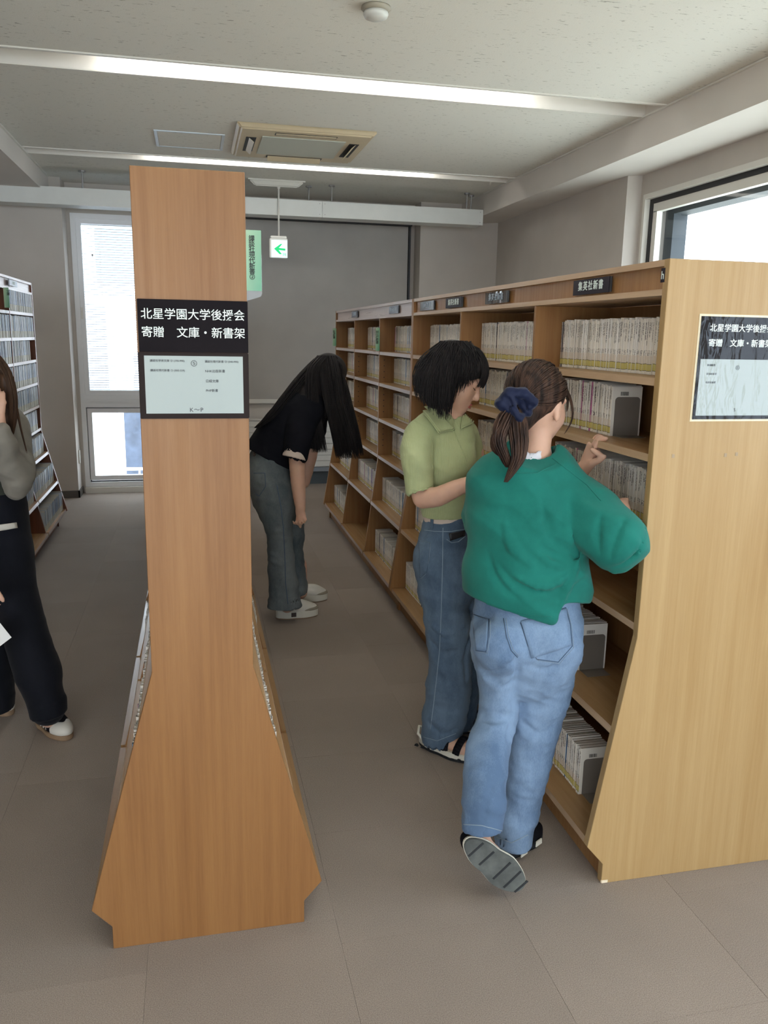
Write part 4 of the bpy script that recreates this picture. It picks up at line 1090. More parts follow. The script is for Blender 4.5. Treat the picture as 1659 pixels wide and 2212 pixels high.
def shoe(name, heel, toe, up, L, Wd, parent, style):
    """heel and toe: ends of the sole on the ground side; up: away from the sole"""
    h = np.array(heel, float); t = np.array(toe, float); f = t-h; f /= np.linalg.norm(f); u = np.array(up, float); u -= f*(u@f); u /= np.linalg.norm(u); r = np.cross(f, u)
    P = lambda a, b, c: h+r*a+f*b+u*c
    root = empty(name+'_group') if False else None
    # sole outline
    ol = []
    for k in range(40):
        a = k/40*math.tau; y = .5-.5*math.cos(a); s_ = math.sin(a); w = Wd*(.40+.10*min(1, y*2.2)) * (1-.16*math.exp(-((y-.42)/.13)**2))
        w *= min(1, (math.sin(math.pi*min(max(y, 0), 1))+1e-6)**.42*1.05)
        ol.append((math.copysign(w, s_) if abs(s_) > 1e-6 else 0, y*L))
    th = style.get('th', .028)
    def slab(nm, z0, z1, sc, mat, grow=0):
        b = MB(); n = len(ol); b.v = [tuple(P(x*sc, y*(1+grow)-grow*L/2, z0)) for x, y in ol]+[tuple(P(x*sc, y*(1+grow)-grow*L/2, z1)) for x, y in ol]
        b.f = [tuple(range(n)), tuple(n+i for i in reversed(range(n)))]+[(i, n+i, n+(i+1) % n, (i+1) % n) for i in range(n)]; b.mi = [0]*len(b.f)
        return b.build(nm, mat, parent, bevel=.002, seg=2)
    slab('sole', style.get('tread', .004), th, 1.0, style['sole'])
    slab('tread', 0, style.get('tread', .004), .97, style.get('tread_mat', 'sole_dark'), -.02)
    return P

# ------------------------------------------------------------------ people
def tail(pts, Y, spread, nn, seed, jy=.02, tips=1.0, segs=10):
    """nn locks following a path seen in the photo; spread: half width in photo pixels at each path point"""
    r_ = random.Random(seed); out = []
    for _ in range(nn):
        a, d = r_.uniform(-1, 1), r_.uniform(-1, 1); cut_ = 1-r_.random()*.12*tips; P = []
        n = len(pts)
        for k in range(segs+1):
            t = k/segs*cut_*(n-1); i = min(int(t), n-2); q = t-i
            p0, p1, p2, p3 = [pts[max(0, min(n-1, i+j))] for j in (-1, 0, 1, 2)]
            cr = lambda w, x, y, z: .5*((2*x)+(-w+y)*q+(2*w-5*x+4*y-z)*q*q+(-w+3*x-3*y+z)*q**3)
            px, py = cr(p0[0], p1[0], p2[0], p3[0]), cr(p0[1], p1[1], p2[1], p3[1])
            sp = spread[i]*(1-q)+spread[i+1]*q
            yy = Y[i]*(1-q)+Y[i+1]*q if isinstance(Y, (list, tuple)) else Y
            w = math.sqrt(max(0, 1-a*a*.9))
            P.append(tuple(at(px+a*sp, py, yy+d*jy*w)))
        out.append(P)
    return out
def slerp_locks(P, R, s, c_off, rad, end, nn, seed, region, grow=1.0):
    """locks combed over the skull from all over the head to the tie"""
    r_ = random.Random(seed); out = []; e = np.array(end, float); e /= np.linalg.norm(e)
    while len(out) < nn:
        d = np.array([r_.uniform(-1, 1), r_.uniform(-1, 1), r_.uniform(-1, 1)]); l = np.linalg.norm(d)
        if l > 1 or l < .2: continue
        d /= l
        if not region(d): continue
        om = math.acos(max(-1, min(1, d@e)))
        if om < .25: continue
        g = grow*r_.uniform(.99, 1.035); Q = []
        for k in range(11):
            t = k/10*.94; v = (math.sin((1-t)*om)*d+math.sin(t*om)*e)/math.sin(om)
            lift = 1+.03*math.sin(math.pi*t)
            Q.append(tuple(P(*(np.array(c_off)+v*np.array(rad)*g*lift))))
        out.append(Q)
    return out

# ================= woman in the teal top =================
def person_green():
    t = empty('person', (.93, 2.16, 0), 'woman in teal top and light jeans reaching to the shelf, ponytail in navy scrunchie', 'person')
    hc = at(1160, 868, 2.20); fw = np.array([.80, .57, -.16]); up = np.array([.10, .02, 1]); s = 1.02
    B = Field((.60, 1.80, -.02), (1.38, 2.62, 1.60), .0052)
    P, R = head_shape(B, hc, fw, up, s)
    B.tube([S3(1150, 1010, 2.18, 34), S3(1160, 960, 2.19, 29), S3(1164, 915, 2.195, 30)], .02)          # neck
    B.tube([S3(1140, 1050, 2.18, 90, .07), S3(1140, 1150, 2.18, 95, .08), S3(1137, 1260, 2.17, 92, .085), S3(1137, 1360, 2.16, 95, .085)], .02)
    B.tube([S3(1160, 1015, 2.185, 45, .05), S3(1130, 1030, 2.2, 80, .05)], .03)
    # near (right) arm inside the sleeve, hand at the books
    B.tube([S3(1235, 1075, 2.12, 30), S3(1315, 1140, 2.03, 26), S3(1352, 1180, 1.985, 23)], .02)
    B.tube([S3(1352, 1180, 1.985, 24), S3(1350, 1130, 2.02, 20), S3(1343, 1095, 2.07, 15)], .01)
    W = at(1343, 1095, 2.07); K = at(1338, 1084, 2.10); fingers(B, W, K, at(1320, 1085, 2.12)-W, (60, 65, 70, 75), .8)
    # far (left) arm reaching in front of her to the shelf edge
    sh = at(1075, 1060, 2.30); el = np.array([1.02, 2.52, 1.10]); wr = at(1259, 1016, 2.37)
    B.tube([(sh, .042, .042), ((sh+el)/2, .038, .038), (el, .034, .034)], .02); B.tube([(el, .034, .034), ((el+wr)/2, .030, .030), (wr, .0225, .019)], .01)
    K = at(1283, 965, 2.335)
    d = K-wr; sd = np.array([.30, -.88, -.22]); nrm = np.array([-.75, -.35, .45])
    Kn = K; d_ = d/np.linalg.norm(d); sd -= d_*(sd@d_); sd /= np.linalg.norm(sd)
    B.seg((wr, sd, .020, None, .018), (K, sd, .030, None, .0135), 1, .6, .012)
    def fing(pts, r, k=.005): B.tube([(at(*q), rr, rr) for q, rr in zip(pts, r)], k, sub=2)
    fing([(1283, 960, 2.325), (1292, 947, 2.315), (1299, 944.5, 2.30), (1303, 947, 2.29)], (.0085, .008, .0072, .006))
    fing([(1286, 964, 2.31), (1297, 953, 2.295), (1305, 948.5, 2.285), (1311, 947, 2.275)], (.0088, .0082, .0074, .006))
    fing([(1279, 958, 2.35), (1287, 946, 2.345), (1293, 942, 2.335), (1298, 943, 2.325)], (.0085, .0076, .007, .006))
    fing([(1280, 972, 2.30), (1288, 978, 2.285), (1294, 980, 2.285), (1298, 982, 2.29)], (.0085, .0078, .007, .0062))
    fing([(1267, 1012, 2.345), (1279, 1001, 2.315), (1295, 993, 2.29), (1307, 985, 2.275)], (.0155, .0115, .0095, .0065), .014)
    # ankles and feet
    B.tube([S3(1043, 1740, 2.05, 20), S3(1038, 1795, 2.04, 19), S3(1040, 1825, 2.035, 21)], .01)
    B.tube([S3(1040, 1825, 2.03, 20), S3(1068, 1846, 2.02, 17), S3(1092, 1878, 2.00, 17)], .012)
    B.tube([S3(1108, 1770, 2.17, 20), S3(1110, 1815, 2.165, 20)], .01)
    body, _ = skin_out('body', B, 'skin', t, 2)
    face_paint(P, R, s, body, eyes=(1,))
    # hair
    H = Field((.76, 2.00, 1.20), (1.10, 2.42, 1.62), .0045)
    H.ell(P(0, -.016, .026), (.079*s, .093*s, .086*s), 0, 'add', R)
    H.ell(P(0, .085, -.055), (.095*s, .072*s, .085*s), .01, 'sub', R)
    H.ell(P(-.01, -.058, -.045), (.052*s, .038*s, .055*s), .03, 'add', R)
    H.ell(P(.055, .035, -.105), (.095*s, .10*s, .080*s), .01, 'sub', R)
    H.ell(P(0, .0, -.15), (.12*s, .12*s, .055*s), .01, 'sub', R)
    hair, hb = skin_out('hair', H, 'hair_brown', t, 1)
    tie = at(1113, 872, 2.115); inv = (R@((tie-hc)/s)); off = np.array([0, -.016, .026]); e = (inv-off)/np.array([.08, .095, .088])
    L = slerp_locks(P, R, s, off, np.array([.079, .093, .086]), e, 420, 3, lambda d: (d[2] > .15 or (d[2] > -.25 and d[1] < .25)) and d[1] < .92)
    strands('combed_locks', L, 'hair_brown', hair, .0017)
    T = tail([(1112, 872), (1092, 905), (1078, 950), (1092, 990), (1098, 1010)], [2.10, 2.075, 2.06, 2.06, 2.07], [10, 22, 14, 12, 5], 90, 5, .022)
    T += tail([(1118, 880), (1118, 915), (1122, 955), (1120, 990), (1108, 1015), (1092, 1042)], [2.10, 2.07, 2.055, 2.05, 2.05, 2.055], [12, 22, 20, 15, 11, 4], 170, 6, .02)
    T += tail([(1108, 890), (1080, 925), (1068, 950), (1072, 972), (1088, 988)], [2.09, 2.07, 2.07, 2.08, 2.09], [8, 10, 8, 10, 8], 70, 8, .02)
    strands('ponytail', T, 'hair_brown', hair, .0023)
    T = tail([(1205, 812), (1228, 850), (1237, 885), (1234, 912), (1219, 938)], [2.24, 2.22, 2.19, 2.18, 2.19], [5, 4, 2.5, 2, 1], 16, 7, .004)
    T += tail([(1188, 795), (1218, 822), (1226, 860), (1224, 890)], [2.24, 2.25, 2.22, 2.2], [4, 4, 3, 2], 18, 9, .004)
    strands('loose_lock', T, 'hair_brown', hair, .0011)
    # scrunchie: a gathered tube of cloth round the tail
    S = Field((.76, 1.96, 1.30), (.98, 2.20, 1.52), .004)
    ctr = at(1113, 876, 2.10)
    lobes = [((1082, 872), (1100, 850), 13), ((1100, 850), (1130, 850), 14), ((1130, 850), (1152, 868), 13), ((1082, 872), (1098, 884), 13), ((1104, 862), (1108, 884), 11), ((1108, 884), (1121, 905), 10), ((1122, 862), (1140, 892), 11), ((1146, 872), (1141, 880), 13), ((1121, 905), (1127, 900), 8)]
    for i, (a, b, r) in enumerate(lobes):
        ya = 2.085-.008*(i % 3); S.tube([S3(a[0], a[1], ya, r, .018), S3(b[0], b[1], ya-.004, r*.9, .018)], .006, sub=1)
    for (a, b, c_) in (((1092, 858), (1104, 868), (1108, 890)), ((1112, 852), (1118, 870), (1112, 888)), ((1132, 856), (1130, 872), (1142, 886)), ((1084, 866), (1094, 872), (1102, 886)), ((1122, 882), (1118, 894), (1122, 908))):
        S.tube([S3(a[0], a[1], 2.066, 1.6), S3(b[0], b[1], 2.062, 2.0), S3(c_[0], c_[1], 2.064, 1.4)], .004, 'sub')
    skin_out('scrunchie', S, 'navy', t, 1, [dict(amp=.0022, freq=55, direction=(0, 0, 1), stretch=1.2, seed=4)])
    # lace collar of the undershirt
    b = MB(); n = 44
    A_ = [(1104, 968), (1125, 992), (1150, 1000), (1175, 992), (1193, 980)]
    v = []; f = []
    for k in range(n+1):
        u = k/n*(len(A_)-1); i = min(int(u), len(A_)-2); q = u-i
        px, py = A_[i][0]*(1-q)+A_[i+1][0]*q, A_[i][1]*(1-q)+A_[i+1][1]*q
        yy = 2.125+.05*abs(k/n-.5)**1.5*2; sc = 3.0*abs(math.sin(k/n*math.pi*7))
        for j in range(5):
            h = j/4; v.append(tuple(at(px-(px-1150)*.10*h, py-(26+sc)*h+8, yy+.012*h+.0015*math.sin(k*1.9+j*2))))
    for k in range(n):
        for j in range(4): a = k*5+j; f.append((a, a+1, a+6, a+5))
    me = bpy.data.meshes.new('lace'); me.from_pydata(v, [], f); bm = bmesh.new(); bm.from_mesh(me); bmesh.ops.solidify(bm, geom=bm.faces[:], thickness=.0012); bm.to_mesh(me); bm.free()
    finish('lace_collar', me, 'lace', t, True)
    # teal top
    T_ = Field((.66, 1.84, .74), (1.30, 2.46, 1.32), .0052)
    T_.tube([S3(1137, 1390, 2.165, 112, .13), S3(1139, 1310, 2.165, 130, .135), S3(1140, 1230, 2.165, 136, .14), S3(1141, 1150, 2.17, 134, .14), S3(1140, 1085, 2.175, 128, .13), S3(1140, 1035, 2.18, 112, .11), S3(1142, 1008, 2.185, 80, .088), S3(1150, 990, 2.185, 54, .078)], 0, caps=(1, .3))
    T_.tube([S3(1205, 1062, 2.15, 58, .085), S3(1262, 1108, 2.09, 70, .09), S3(1300, 1140, 2.03, 68, .085), S3(1330, 1165, 1.99, 64, .078), S3(1340, 1178, 1.975, 60, .07)], .03, caps=(1, .68))
    T_.tube([S3(1062, 1045, 2.22, 52, .07), S3(1048, 1110, 2.28, 46, .07), S3(1060, 1170, 2.36, 44, .07)], .03)
    el_ = at(1347, 1178, 1.98); ee = at(1392, 1207, 1.94)
    T_.tube([S3(1390, 1140, 1.97, 5), S3(1384, 1172, 1.945, 6), S3(1376, 1206, 1.935, 6), S3(1350, 1228, 1.94, 6), S3(1322, 1232, 1.955, 4)], .006)
    T_.tube([S3(1394, 1132, 1.955, 2.5), S3(1384, 1166, 1.925, 3), S3(1368, 1196, 1.915, 3), S3(1344, 1216, 1.918, 3), S3(1318, 1221, 1.935, 2)], .004, 'sub')
    hem = at(1040, 1318, 2.03); hem2 = at(1195, 1350, 2.03); hd = hem2-hem
    nn_ = np.cross(hd, np.array([.1, 1, -.02])); nn_ = nn_ if nn_[2] < 0 else -nn_
    T_.cut(hem, nn_)
    sl, X, Y, Z = T_.sub(T_.lo, T_.lo+T_.h*T_.n, 0)
    def side_(p, q, toward):
        n = np.cross(q-p, (p+q)/2-CAMP); n /= np.linalg.norm(n); n = n if n@(toward-p) < 0 else -n
        return (X-p[0])*n[0]+(Y-p[1])*n[1]+(Z-p[2])*n[2]
    dA = side_(at(1222, 1306, 2.04), at(1278, 1303, 2.08), at(1240, 1400, 2.05)); dB = side_(at(1193, 1350, 2.03), at(1224, 1300, 2.04), at(1280, 1340, 2.05))
    T_.F = np.maximum(T_.F, -np.maximum(dA, dB)).astype(np.float32)
    T_.cut(at(1150, 1001, 2.105), (-.12, -.55, 1))
    T_.tube([S3(1152, 1016, 2.19, 42, .058), S3(1158, 960, 2.19, 46, .064)], .003, 'sub', sub=1, caps=(.3, .3))
    # big soft folds across the back and under the arm
    for pts, r, op in (([(1290, 1222), (1235, 1232), (1190, 1215), (1150, 1190)], 5, 'add'), ([(1245, 1215), (1205, 1255), (1160, 1262), (1110, 1245)], 6, 'add'), ([(1225, 1090), (1222, 1150), (1240, 1200)], 5, 'add'), ([(1255, 1190), (1225, 1270), (1208, 1320)], 5, 'add'),
                       ([(1389, 1130), (1386, 1160), (1371, 1195), (1348, 1216), (1318, 1223)], 2.6, 'sub'), ([(1284, 1226), (1255, 1216), (1228, 1190), (1212, 1165)], 4, 'sub'), ([(1278, 1222), (1240, 1250), (1200, 1300)], 4, 'add'), ([(1090, 1120), (1110, 1180), (1160, 1230)], 6, 'add'),
                       ([(1262, 1185), (1215, 1205), (1165, 1180)], 5, 'sub'), ([(1075, 1215), (1120, 1268), (1180, 1280)], 6, 'sub'), ([(1255, 1228), (1240, 1280), (1222, 1330)], 5, 'sub'), ([(1300, 1110), (1290, 1160), (1300, 1200)], 5, 'sub'), ([(1350, 1120), (1330, 1165), (1318, 1210)], 4, 'sub'), ([(1168, 1075), (1190, 1150), (1225, 1200)], 6, 'sub'), ([(1052, 1190), (1075, 1255), (1130, 1300)], 5, 'sub')):
        V0, Q0 = None, None
        T_.folds = getattr(T_, 'folds', []); T_.folds.append((pts, r, op))
    V0, Q0 = T_.mesh(); bv = BVHTree.FromPolygons([tuple(q) for q in V0], [tuple(int(k) for k in q) for q in Q0])
    for pts, r, op in T_.folds:
        st = []
        for (px, py) in pts:
            h = hit(bv, px, py, -.002 if op == 'add' else .003)
            if h is not None: rr = r*pxm(h)*1.5; st.append((np.array(h), rr*1.6, rr))
        if len(st) > 2: st[0] = (st[0][0], .003, .002); st[-1] = (st[-1][0], .003, .002); T_.tube(st, .008, op)
    top, tb = skin_out('teal_top', T_, 'teal', t, 2, [dict(amp=.014, freq=6.5, direction=(.45, .1, .75), stretch=2.4, seed=11), dict(amp=.0045, freq=15, direction=(.5, .1, 1), stretch=2.6, seed=5)])
    seam('shoulder_seam', tb, [(1193, 990), (1230, 1018), (1268, 1048), (1298, 1082)], .0012, 'teal', top, .0006)
    seam('neckband', tb, [(1072, 975), (1085, 1000), (1115, 1022), (1160, 1022), (1200, 1003)], .0016, 'teal', top, .0008)
    seam('hem_stitching', tb, [(1022, 1292), (1080, 1316), (1140, 1328), (1192, 1332)], .0011, 'teal', top, .0006, 16)
    # jeans
    J = Field((.68, 1.86, .04), (1.22, 2.42, .98), .0058)
    J.tube([S3(1137, 1290, 2.17, 112, .115), S3(1137, 1345, 2.165, 119, .125), S3(1136, 1395, 2.16, 118, .125), S3(1132, 1435, 2.16, 104, .11)], 0)
    J.ell(at(1085, 1395, 2.085), (.082, .07, .085), .04); J.ell(at(1185, 1398, 2.085), (.09, .072, .088), .04)
    J.tube([S3(1083, 1400, 2.15, 55, .09), S3(1077, 1470, 2.15, 47, .085), S3(1078, 1535, 2.14, 40, .075), S3(1070, 1565, 2.12, 40, .07), S3(1055, 1620, 2.07, 45, .066), S3(1047, 1700, 2.02, 46, .066), S3(1043, 1790, 1.995, 45, .070)], .02, caps=(1, .1))
    J.tube([S3(1180, 1400, 2.15, 68, .10), S3(1172, 1480, 2.16, 62, .09), S3(1158, 1560, 2.165, 56, .08), S3(1140, 1640, 2.165, 50, .075), S3(1124, 1720, 2.165, 45, .07), S3(1108, 1818, 2.165, 42, .07)], .016, caps=(1, .1))
    J.cut(at(1043, 1793, 1.93), (.03, -.02, -1)) if False else None
    # leg openings
    J.tube([S3(1043, 1784, 1.997, 39, .060), S3(1043, 1822, 1.99, 40, .062)], 0, 'sub', sub=1)
    J.tube([S3(1109, 1800, 2.165, 37, .062), S3(1106, 1840, 2.165, 38, .062)], 0, 'sub', sub=1)
    V0, Q0 = J.mesh(); bv = BVHTree.FromPolygons([tuple(q) for q in V0], [tuple(int(k) for k in q) for q in Q0])
    for pts, r, op in (([(1120, 1420), (1114, 1470), (1108, 1540), (1098, 1600)], 5, 'sub'), ([(1120, 1420), (1085, 1445), (1045, 1452)], 4, 'sub'), ([(1125, 1428), (1165, 1447), (1205, 1440)], 4, 'sub'), ([(1038, 1550), (1065, 1556), (1098, 1545)], 5, 'sub'), ([(1030, 1560), (1060, 1572), (1095, 1566)], 5, 'add'), ([(1045, 1462), (1075, 1478), (1105, 1460)], 4, 'add'), ([(1130, 1560), (1165, 1588), (1195, 1570)], 4, 'sub'), ([(1150, 1600), (1125, 1585), (1108, 1590)], 4, 'add'), ([(1045, 1770), (1055, 1720), (1075, 1680)], 3.5, 'sub'), ([(1110, 1700), (1140, 1690), (1160, 1660)], 4, 'sub')):
        st = []
        for (px, py) in pts:
            h = hit(bv, px, py, -.001 if op == 'add' else .003)
            if h is not None: rr = r*pxm(h); st.append((np.array(h), rr*1.5, rr))
        if len(st) > 2: J.tube(st, .012, op)
    jeans, jb = skin_out('jeans', J, 'denim_light', t, 2, [dict(amp=.0075, freq=11, direction=(.35, .1, 1), stretch=2.0, seed=2), dict(amp=.003, freq=27, direction=(.1, .1, 1), stretch=1.8, seed=9)])
    for pts in ([(1020, 1326), (1057, 1338)], [(1057, 1338), (1056, 1372), (1050, 1408)], [(1050, 1408), (1028, 1405)], [(1152, 1348), (1180, 1330), (1222, 1312)], [(1222, 1312), (1232, 1350), (1236, 1396)], [(1236, 1396), (1206, 1430), (1160, 1424)], [(1160, 1424), (1140, 1395), (1124, 1345)]):
        seam('pocket_stitching', jb, pts, .0011, 'stitch_dark', jeans, .0008); seam('pocket_stitching', jb, [(a+3, b+3) for a, b in pts], .0007, 'stitch', jeans, .0008)
    patch('back_pocket', jb, [(1124, 1342), (1222, 1314), (1234, 1394), (1148, 1422)], 'denim_light', jeans, .0022)
    patch('back_pocket', jb, [(1020, 1327), (1056, 1339), (1051, 1404), (1030, 1403)], 'denim_light', jeans, .0022)
    seam('seat_seam', jb, [(1088, 1336), (1094, 1375), (1104, 1405), (1118, 1420)], .0012, 'stitch_dark', jeans, .0008); seam('seat_seam', jb, [(1093, 1336), (1099, 1375), (1108, 1402), (1120, 1417)], .0008, 'stitch', jeans, .0008)
    seam('hem_stitching', jb, [(1002, 1781), (1040, 1783), (1084, 1795)], .0013, 'stitch', jeans, .001, 14); seam('hem_stitching', jb, [(1072, 1808), (1105, 1820), (1140, 1803)], .0013, 'stitch', jeans, .001, 14)
    # raised shoe, sole toward the viewer
    heel = at(1012, 1822, 1.985); toe = at(1122, 1912, 1.945)
    upv = np.array([.33, .88, -.36]); f = toe-heel; L0 = np.linalg.norm(f); f /= L0; heel = heel-f*.012; toe = toe+f*.018; L = np.linalg.norm(toe-heel)
    U = Field(np.minimum(heel, toe)-.10, np.maximum(heel, toe)+.12, .0042)
    u = upv-f*(upv@f); u /= np.linalg.norm(u); r = np.cross(f, u); Pp = lambda a, b, c: heel+r*a+f*b+u*c; RR = np.array([r, f, u])
    U.ell(Pp(0, .05, .045), (.034, .050, .040), .01, 'add', RR); U.ell(Pp(0, L-.065, .034), (.042, .066, .032), .02, 'add', RR); U.ell(Pp(0, .11, .035), (.028, .06, .028), .02, 'add', RR)
    U.ell(Pp(0, .105, .075), (.021, .075, .038), .006, 'sub', RR); U.ell(Pp(0, .05, .07), (.023, .036, .045), .004, 'sub', RR); U.cut(Pp(0, 0, .012), -u)
    upper, ub = skin_out('shoe', U, 'shoe_black', t, 1)
    shoe('shoe', heel, toe, u, L, .100, upper, dict(sole='sole_white', th=.018, tread=.007, tread_mat='sole_grey'))
    for q in (.16, .34, .60, .78, .93):
        w = .034 if .5 < q < .85 else (.024 if q > .9 else .028)
        b = MB(); b.quadbox([Pp(-w, L*q-.003, -.0012), Pp(w, L*q+.006, -.0012), Pp(w, L*q+.012, -.0012), Pp(-w, L*q+.003, -.0012), Pp(-w, L*q-.003, .002), Pp(w, L*q+.006, .002), Pp(w, L*q+.012, .002), Pp(-w, L*q+.003, .002)]); b.build('sole_groove', 'sole_dark', upper)
    B2 = MB(); B2.tube([Pp(-.033, .055, .04), Pp(-.024, .06, .068), Pp(0, .062, .078), Pp(.024, .06, .068), Pp(.033, .055, .04)], [.005]*5, 8).build('ankle_strap', 'shoe_black', upper, True)
    # standing shoe
    heel = np.array(atz(1076, 1858, .0)); toe = heel+np.array([.185, .115, 0]); f = toe-heel; L = np.linalg.norm(f); f /= L; u = np.array([0, 0, 1.]); r = np.cross(f, u)
    Pq = lambda a, b, c: heel+r*a+f*b+u*c; RR = np.array([r, f, u])
    U = Field(np.minimum(heel, toe)-.10, np.maximum(heel, toe)+.12, .0045)
    U.ell(Pq(0, .055, .045), (.036, .055, .048), .01, 'add', RR); U.ell(Pq(0, L-.075, .03), (.044, .075, .034), .02, 'add', RR); U.ell(Pq(0, .06, .09), (.024, .034, .04), .004, 'sub', RR); U.cut(Pq(0, 0, .012), -u)
    upper, ub = skin_out('shoe', U, 'shoe_black', t, 1)
    shoe('shoe', heel, toe, u, L, .098, upper, dict(sole='sole_dark', th=.024, tread=.006))
    for q in (.07, .15):
        MB().prism([(0, 0), (.03, 0), (.034, .012), (.028, .020), (.004, .018)], 0, .003, 'z') if False else None
        c_ = Pq(.047, q*L/.22, .018); b = MB(); e1, e2 = f*.018, u*.011
        b.quadbox([c_-e1-e2, c_+e1-e2, c_+e1*.8+e2, c_-e1*.9+e2]+[p_+r*.004 for p_ in (c_-e1-e2, c_+e1-e2, c_+e1*.8+e2, c_-e1*.9+e2)]); b.build('white_spot', 'sole_white', upper, bevel=.003)
    MB().tube([Pq(.03, .15, .05), Pq(.012, .16, .085), Pq(-.012, .16, .088), Pq(-.03, .15, .05)], .007, 8).build('shoe_strap', 'shoe_black', upper, True)
    return t
person_green()

# ================= woman in the lime polo =================
def person_lime():
    t = empty('person', (.90, 2.83, 0), 'woman with black bob in lime polo shirt and mid-blue jeans looking down', 'person')
    hc = at(985, 812, 2.84); fw = np.array([.82, -.34, -.40]); up = np.array([.35, -.14, .9]); s = 1.04
    B = Field((.58, 2.45, -.02), (1.30, 3.16, 1.64), .0056)
    P, R = head_shape(B, hc, fw, up, s)
    B.tube([S3(968, 930, 2.87, 28), S3(975, 890, 2.86, 27), S3(980, 850, 2.85, 28)], .02)
    B.tube([S3(955, 950, 2.87, 56, .07), S3(955, 1010, 2.87, 56, .08), S3(960, 1080, 2.87, 39, .062), S3(962, 1180, 2.87, 42, .07)], .02)
    # near (right) arm: out of the short sleeve, forearm across to the shelf
    B.tube([S3(903, 960, 2.82, 24), S3(903, 1030, 2.785, 22), S3(914, 1076, 2.76, 21)], .02)
    B.tube([S3(914, 1075, 2.76, 22), S3(945, 1073, 2.70, 21), S3(985, 1055, 2.655, 18), S3(1025, 1040, 2.64, 14)], .012)
    W = at(1025, 1040, 2.64); K = at(1052, 1036, 2.64); fingers(B, W, K, (0, -.1, 1), (25, 30, 35, 40), .92)
    B.tube([S3(1015, 960, 2.93, 24), S3(1035, 1020, 2.95, 22), S3(1045, 1055, 2.85, 19), S3(1060, 1050, 2.75, 15)], .02)
    K = at(1078, 1048, 2.68); fingers(B, at(1060, 1050, 2.75), K, (0, -.3, 1), (40, 40, 45, 50), .92)
    for (x, y, Y, hx) in ((948, 1598, 2.87, 945), (1000, 1590, 3.0, 990)): B.tube([S3(hx, 1180, 2.88, 26), S3(980, 1400, Y, 22), S3(x-4, y-60, Y, 18), S3(x-2, y, Y, 17)], .01)
    # near foot with toes
    h = np.array(atz(925, 1602, .035)); tt = np.array(atz(1016, 1626, .028)); f = tt-h; f /= np.linalg.norm(f); r = np.cross(f, [0, 0, 1]); RR = np.array([r, f, [0, 0, 1]])
    B.ell(h+f*.04+[0, 0, .02], (.030, .045, .035), .015, 'add', RR); B.ell(h+f*.12+[0, 0, .02], (.036, .07, .026), .02, 'add', RR)
    for k, (o, l) in enumerate(((.032, .160), (.016, .178), (0, .186), (-.015, .190), (-.032, .192))):
        B.tube([(h+f*(l-.03)+r*o+[0, 0, .008], .009, .009), (h+f*l+r*o+[0, 0, .004], .0085+.002*(k == 4), .0085)], .006, sub=1)
    body, _ = skin_out('body', B, 'skin', t, 2)
    face_paint(P, R, s, body)
    # bob
    H = Field((.70, 2.62, 1.18), (1.12, 3.06, 1.66), .0048)
    H.ell(P(0, -.018, .024), (.080*s, .095*s, .090*s), 0, 'add', R)
    H.tube([S3(970, 785, 2.84, 50, .075), S3(955, 825, 2.84, 44, .075), S3(944, 860, 2.845, 30, .06)], .02, caps=(1, .5))
    H.ell(P(0, .056, .050), (.060*s, .030*s, .040*s), .02, 'add', R)
    H.ell(P(.012, .098, -.055), (.065*s, .050*s, .060*s), .006, 'sub', R)
    hair, hb = skin_out('hair', H, 'hair_black', t, 2)
    T = []
    r_ = random.Random(4)
    crown = P(0, -.01, .118)
    for k in range(1120):
        u = k/519*1.0; j = r_.uniform(-1, 1)
        # bottom hem of the bob as the photo shows it, from the flicked back to beside the cheek
        if k < 900:
            q = k/899; bx = [(897, 846), (906, 862), (916, 874), (930, 886), (945, 898), (958, 906), (970, 903), (972, 880), (984, 856), (1002, 840), (1012, 831), (1026, 827), (1038, 823)]
            ii = min(int(q*12), 11); w = q*12-ii; ex, ey = bx[ii][0]*(1-w)+bx[ii+1][0]*w, bx[ii][1]*(1-w)+bx[ii+1][1]*w
            ey += r_.uniform(-26, 4); ex += r_.uniform(-7, 5); Y = 2.775-.045*math.sin(q*math.pi)+r_.uniform(-.02, .02)
            mx = min(955+(ex-955)*1.05+q*30, 1036); my = 790-22*max(0, q-.7)/.3
            side = 1
            top = at(966+q*40+r_.uniform(-16, 14), 738+r_.uniform(-2, 8), 2.80+r_.uniform(-.03, .03))
            mid = at(mx-10+(r_.uniform(-12, 12)), my+r_.uniform(-12, 8), 2.715+.05*abs(q-.5)+r_.uniform(0, .02))
            end = at(ex, ey, Y)
        else:
            q = (k-900)/219; top = P(r_.uniform(-.03, .03), r_.uniform(-.01, .03), .117)
            a = -.05+q*.10; end = P(a*1.15, .104-abs(a)*.45, .010+r_.uniform(-.010, .008)); mid = P(a*1.25, .108-abs(a)*.3, .085+r_.uniform(-.01, .01))
        P0, P1, P2 = np.array(top), np.array(mid), np.array(end); pts = []
        for m in range(11):
            tt_ = m/10; pts.append(tuple((1-tt_)**2*P0+2*tt_*(1-tt_)*P1*1.0+tt_**2*P2))
        T.append(pts)
    strands('hair_locks', T, 'hair_black', hair, .0020)
    # lime polo
    T_ = Field((.60, 2.50, .88), (1.20, 3.12, 1.40), .0052)
    T_.tube([S3(962, 1150, 2.87, 47, .085), S3(961, 1110, 2.87, 50, .09), S3(960, 1060, 2.87, 58, .098), S3(957, 1005, 2.865, 68, .105), S3(955, 960, 2.87, 72, .10), S3(957, 930, 2.875, 68, .085), S3(962, 908, 2.875, 42, .065), S3(966, 892, 2.875, 31, .055)], 0, caps=(1, .3))
    T_.ell(at(988, 990, 2.79), (.055, .045, .055), .04)
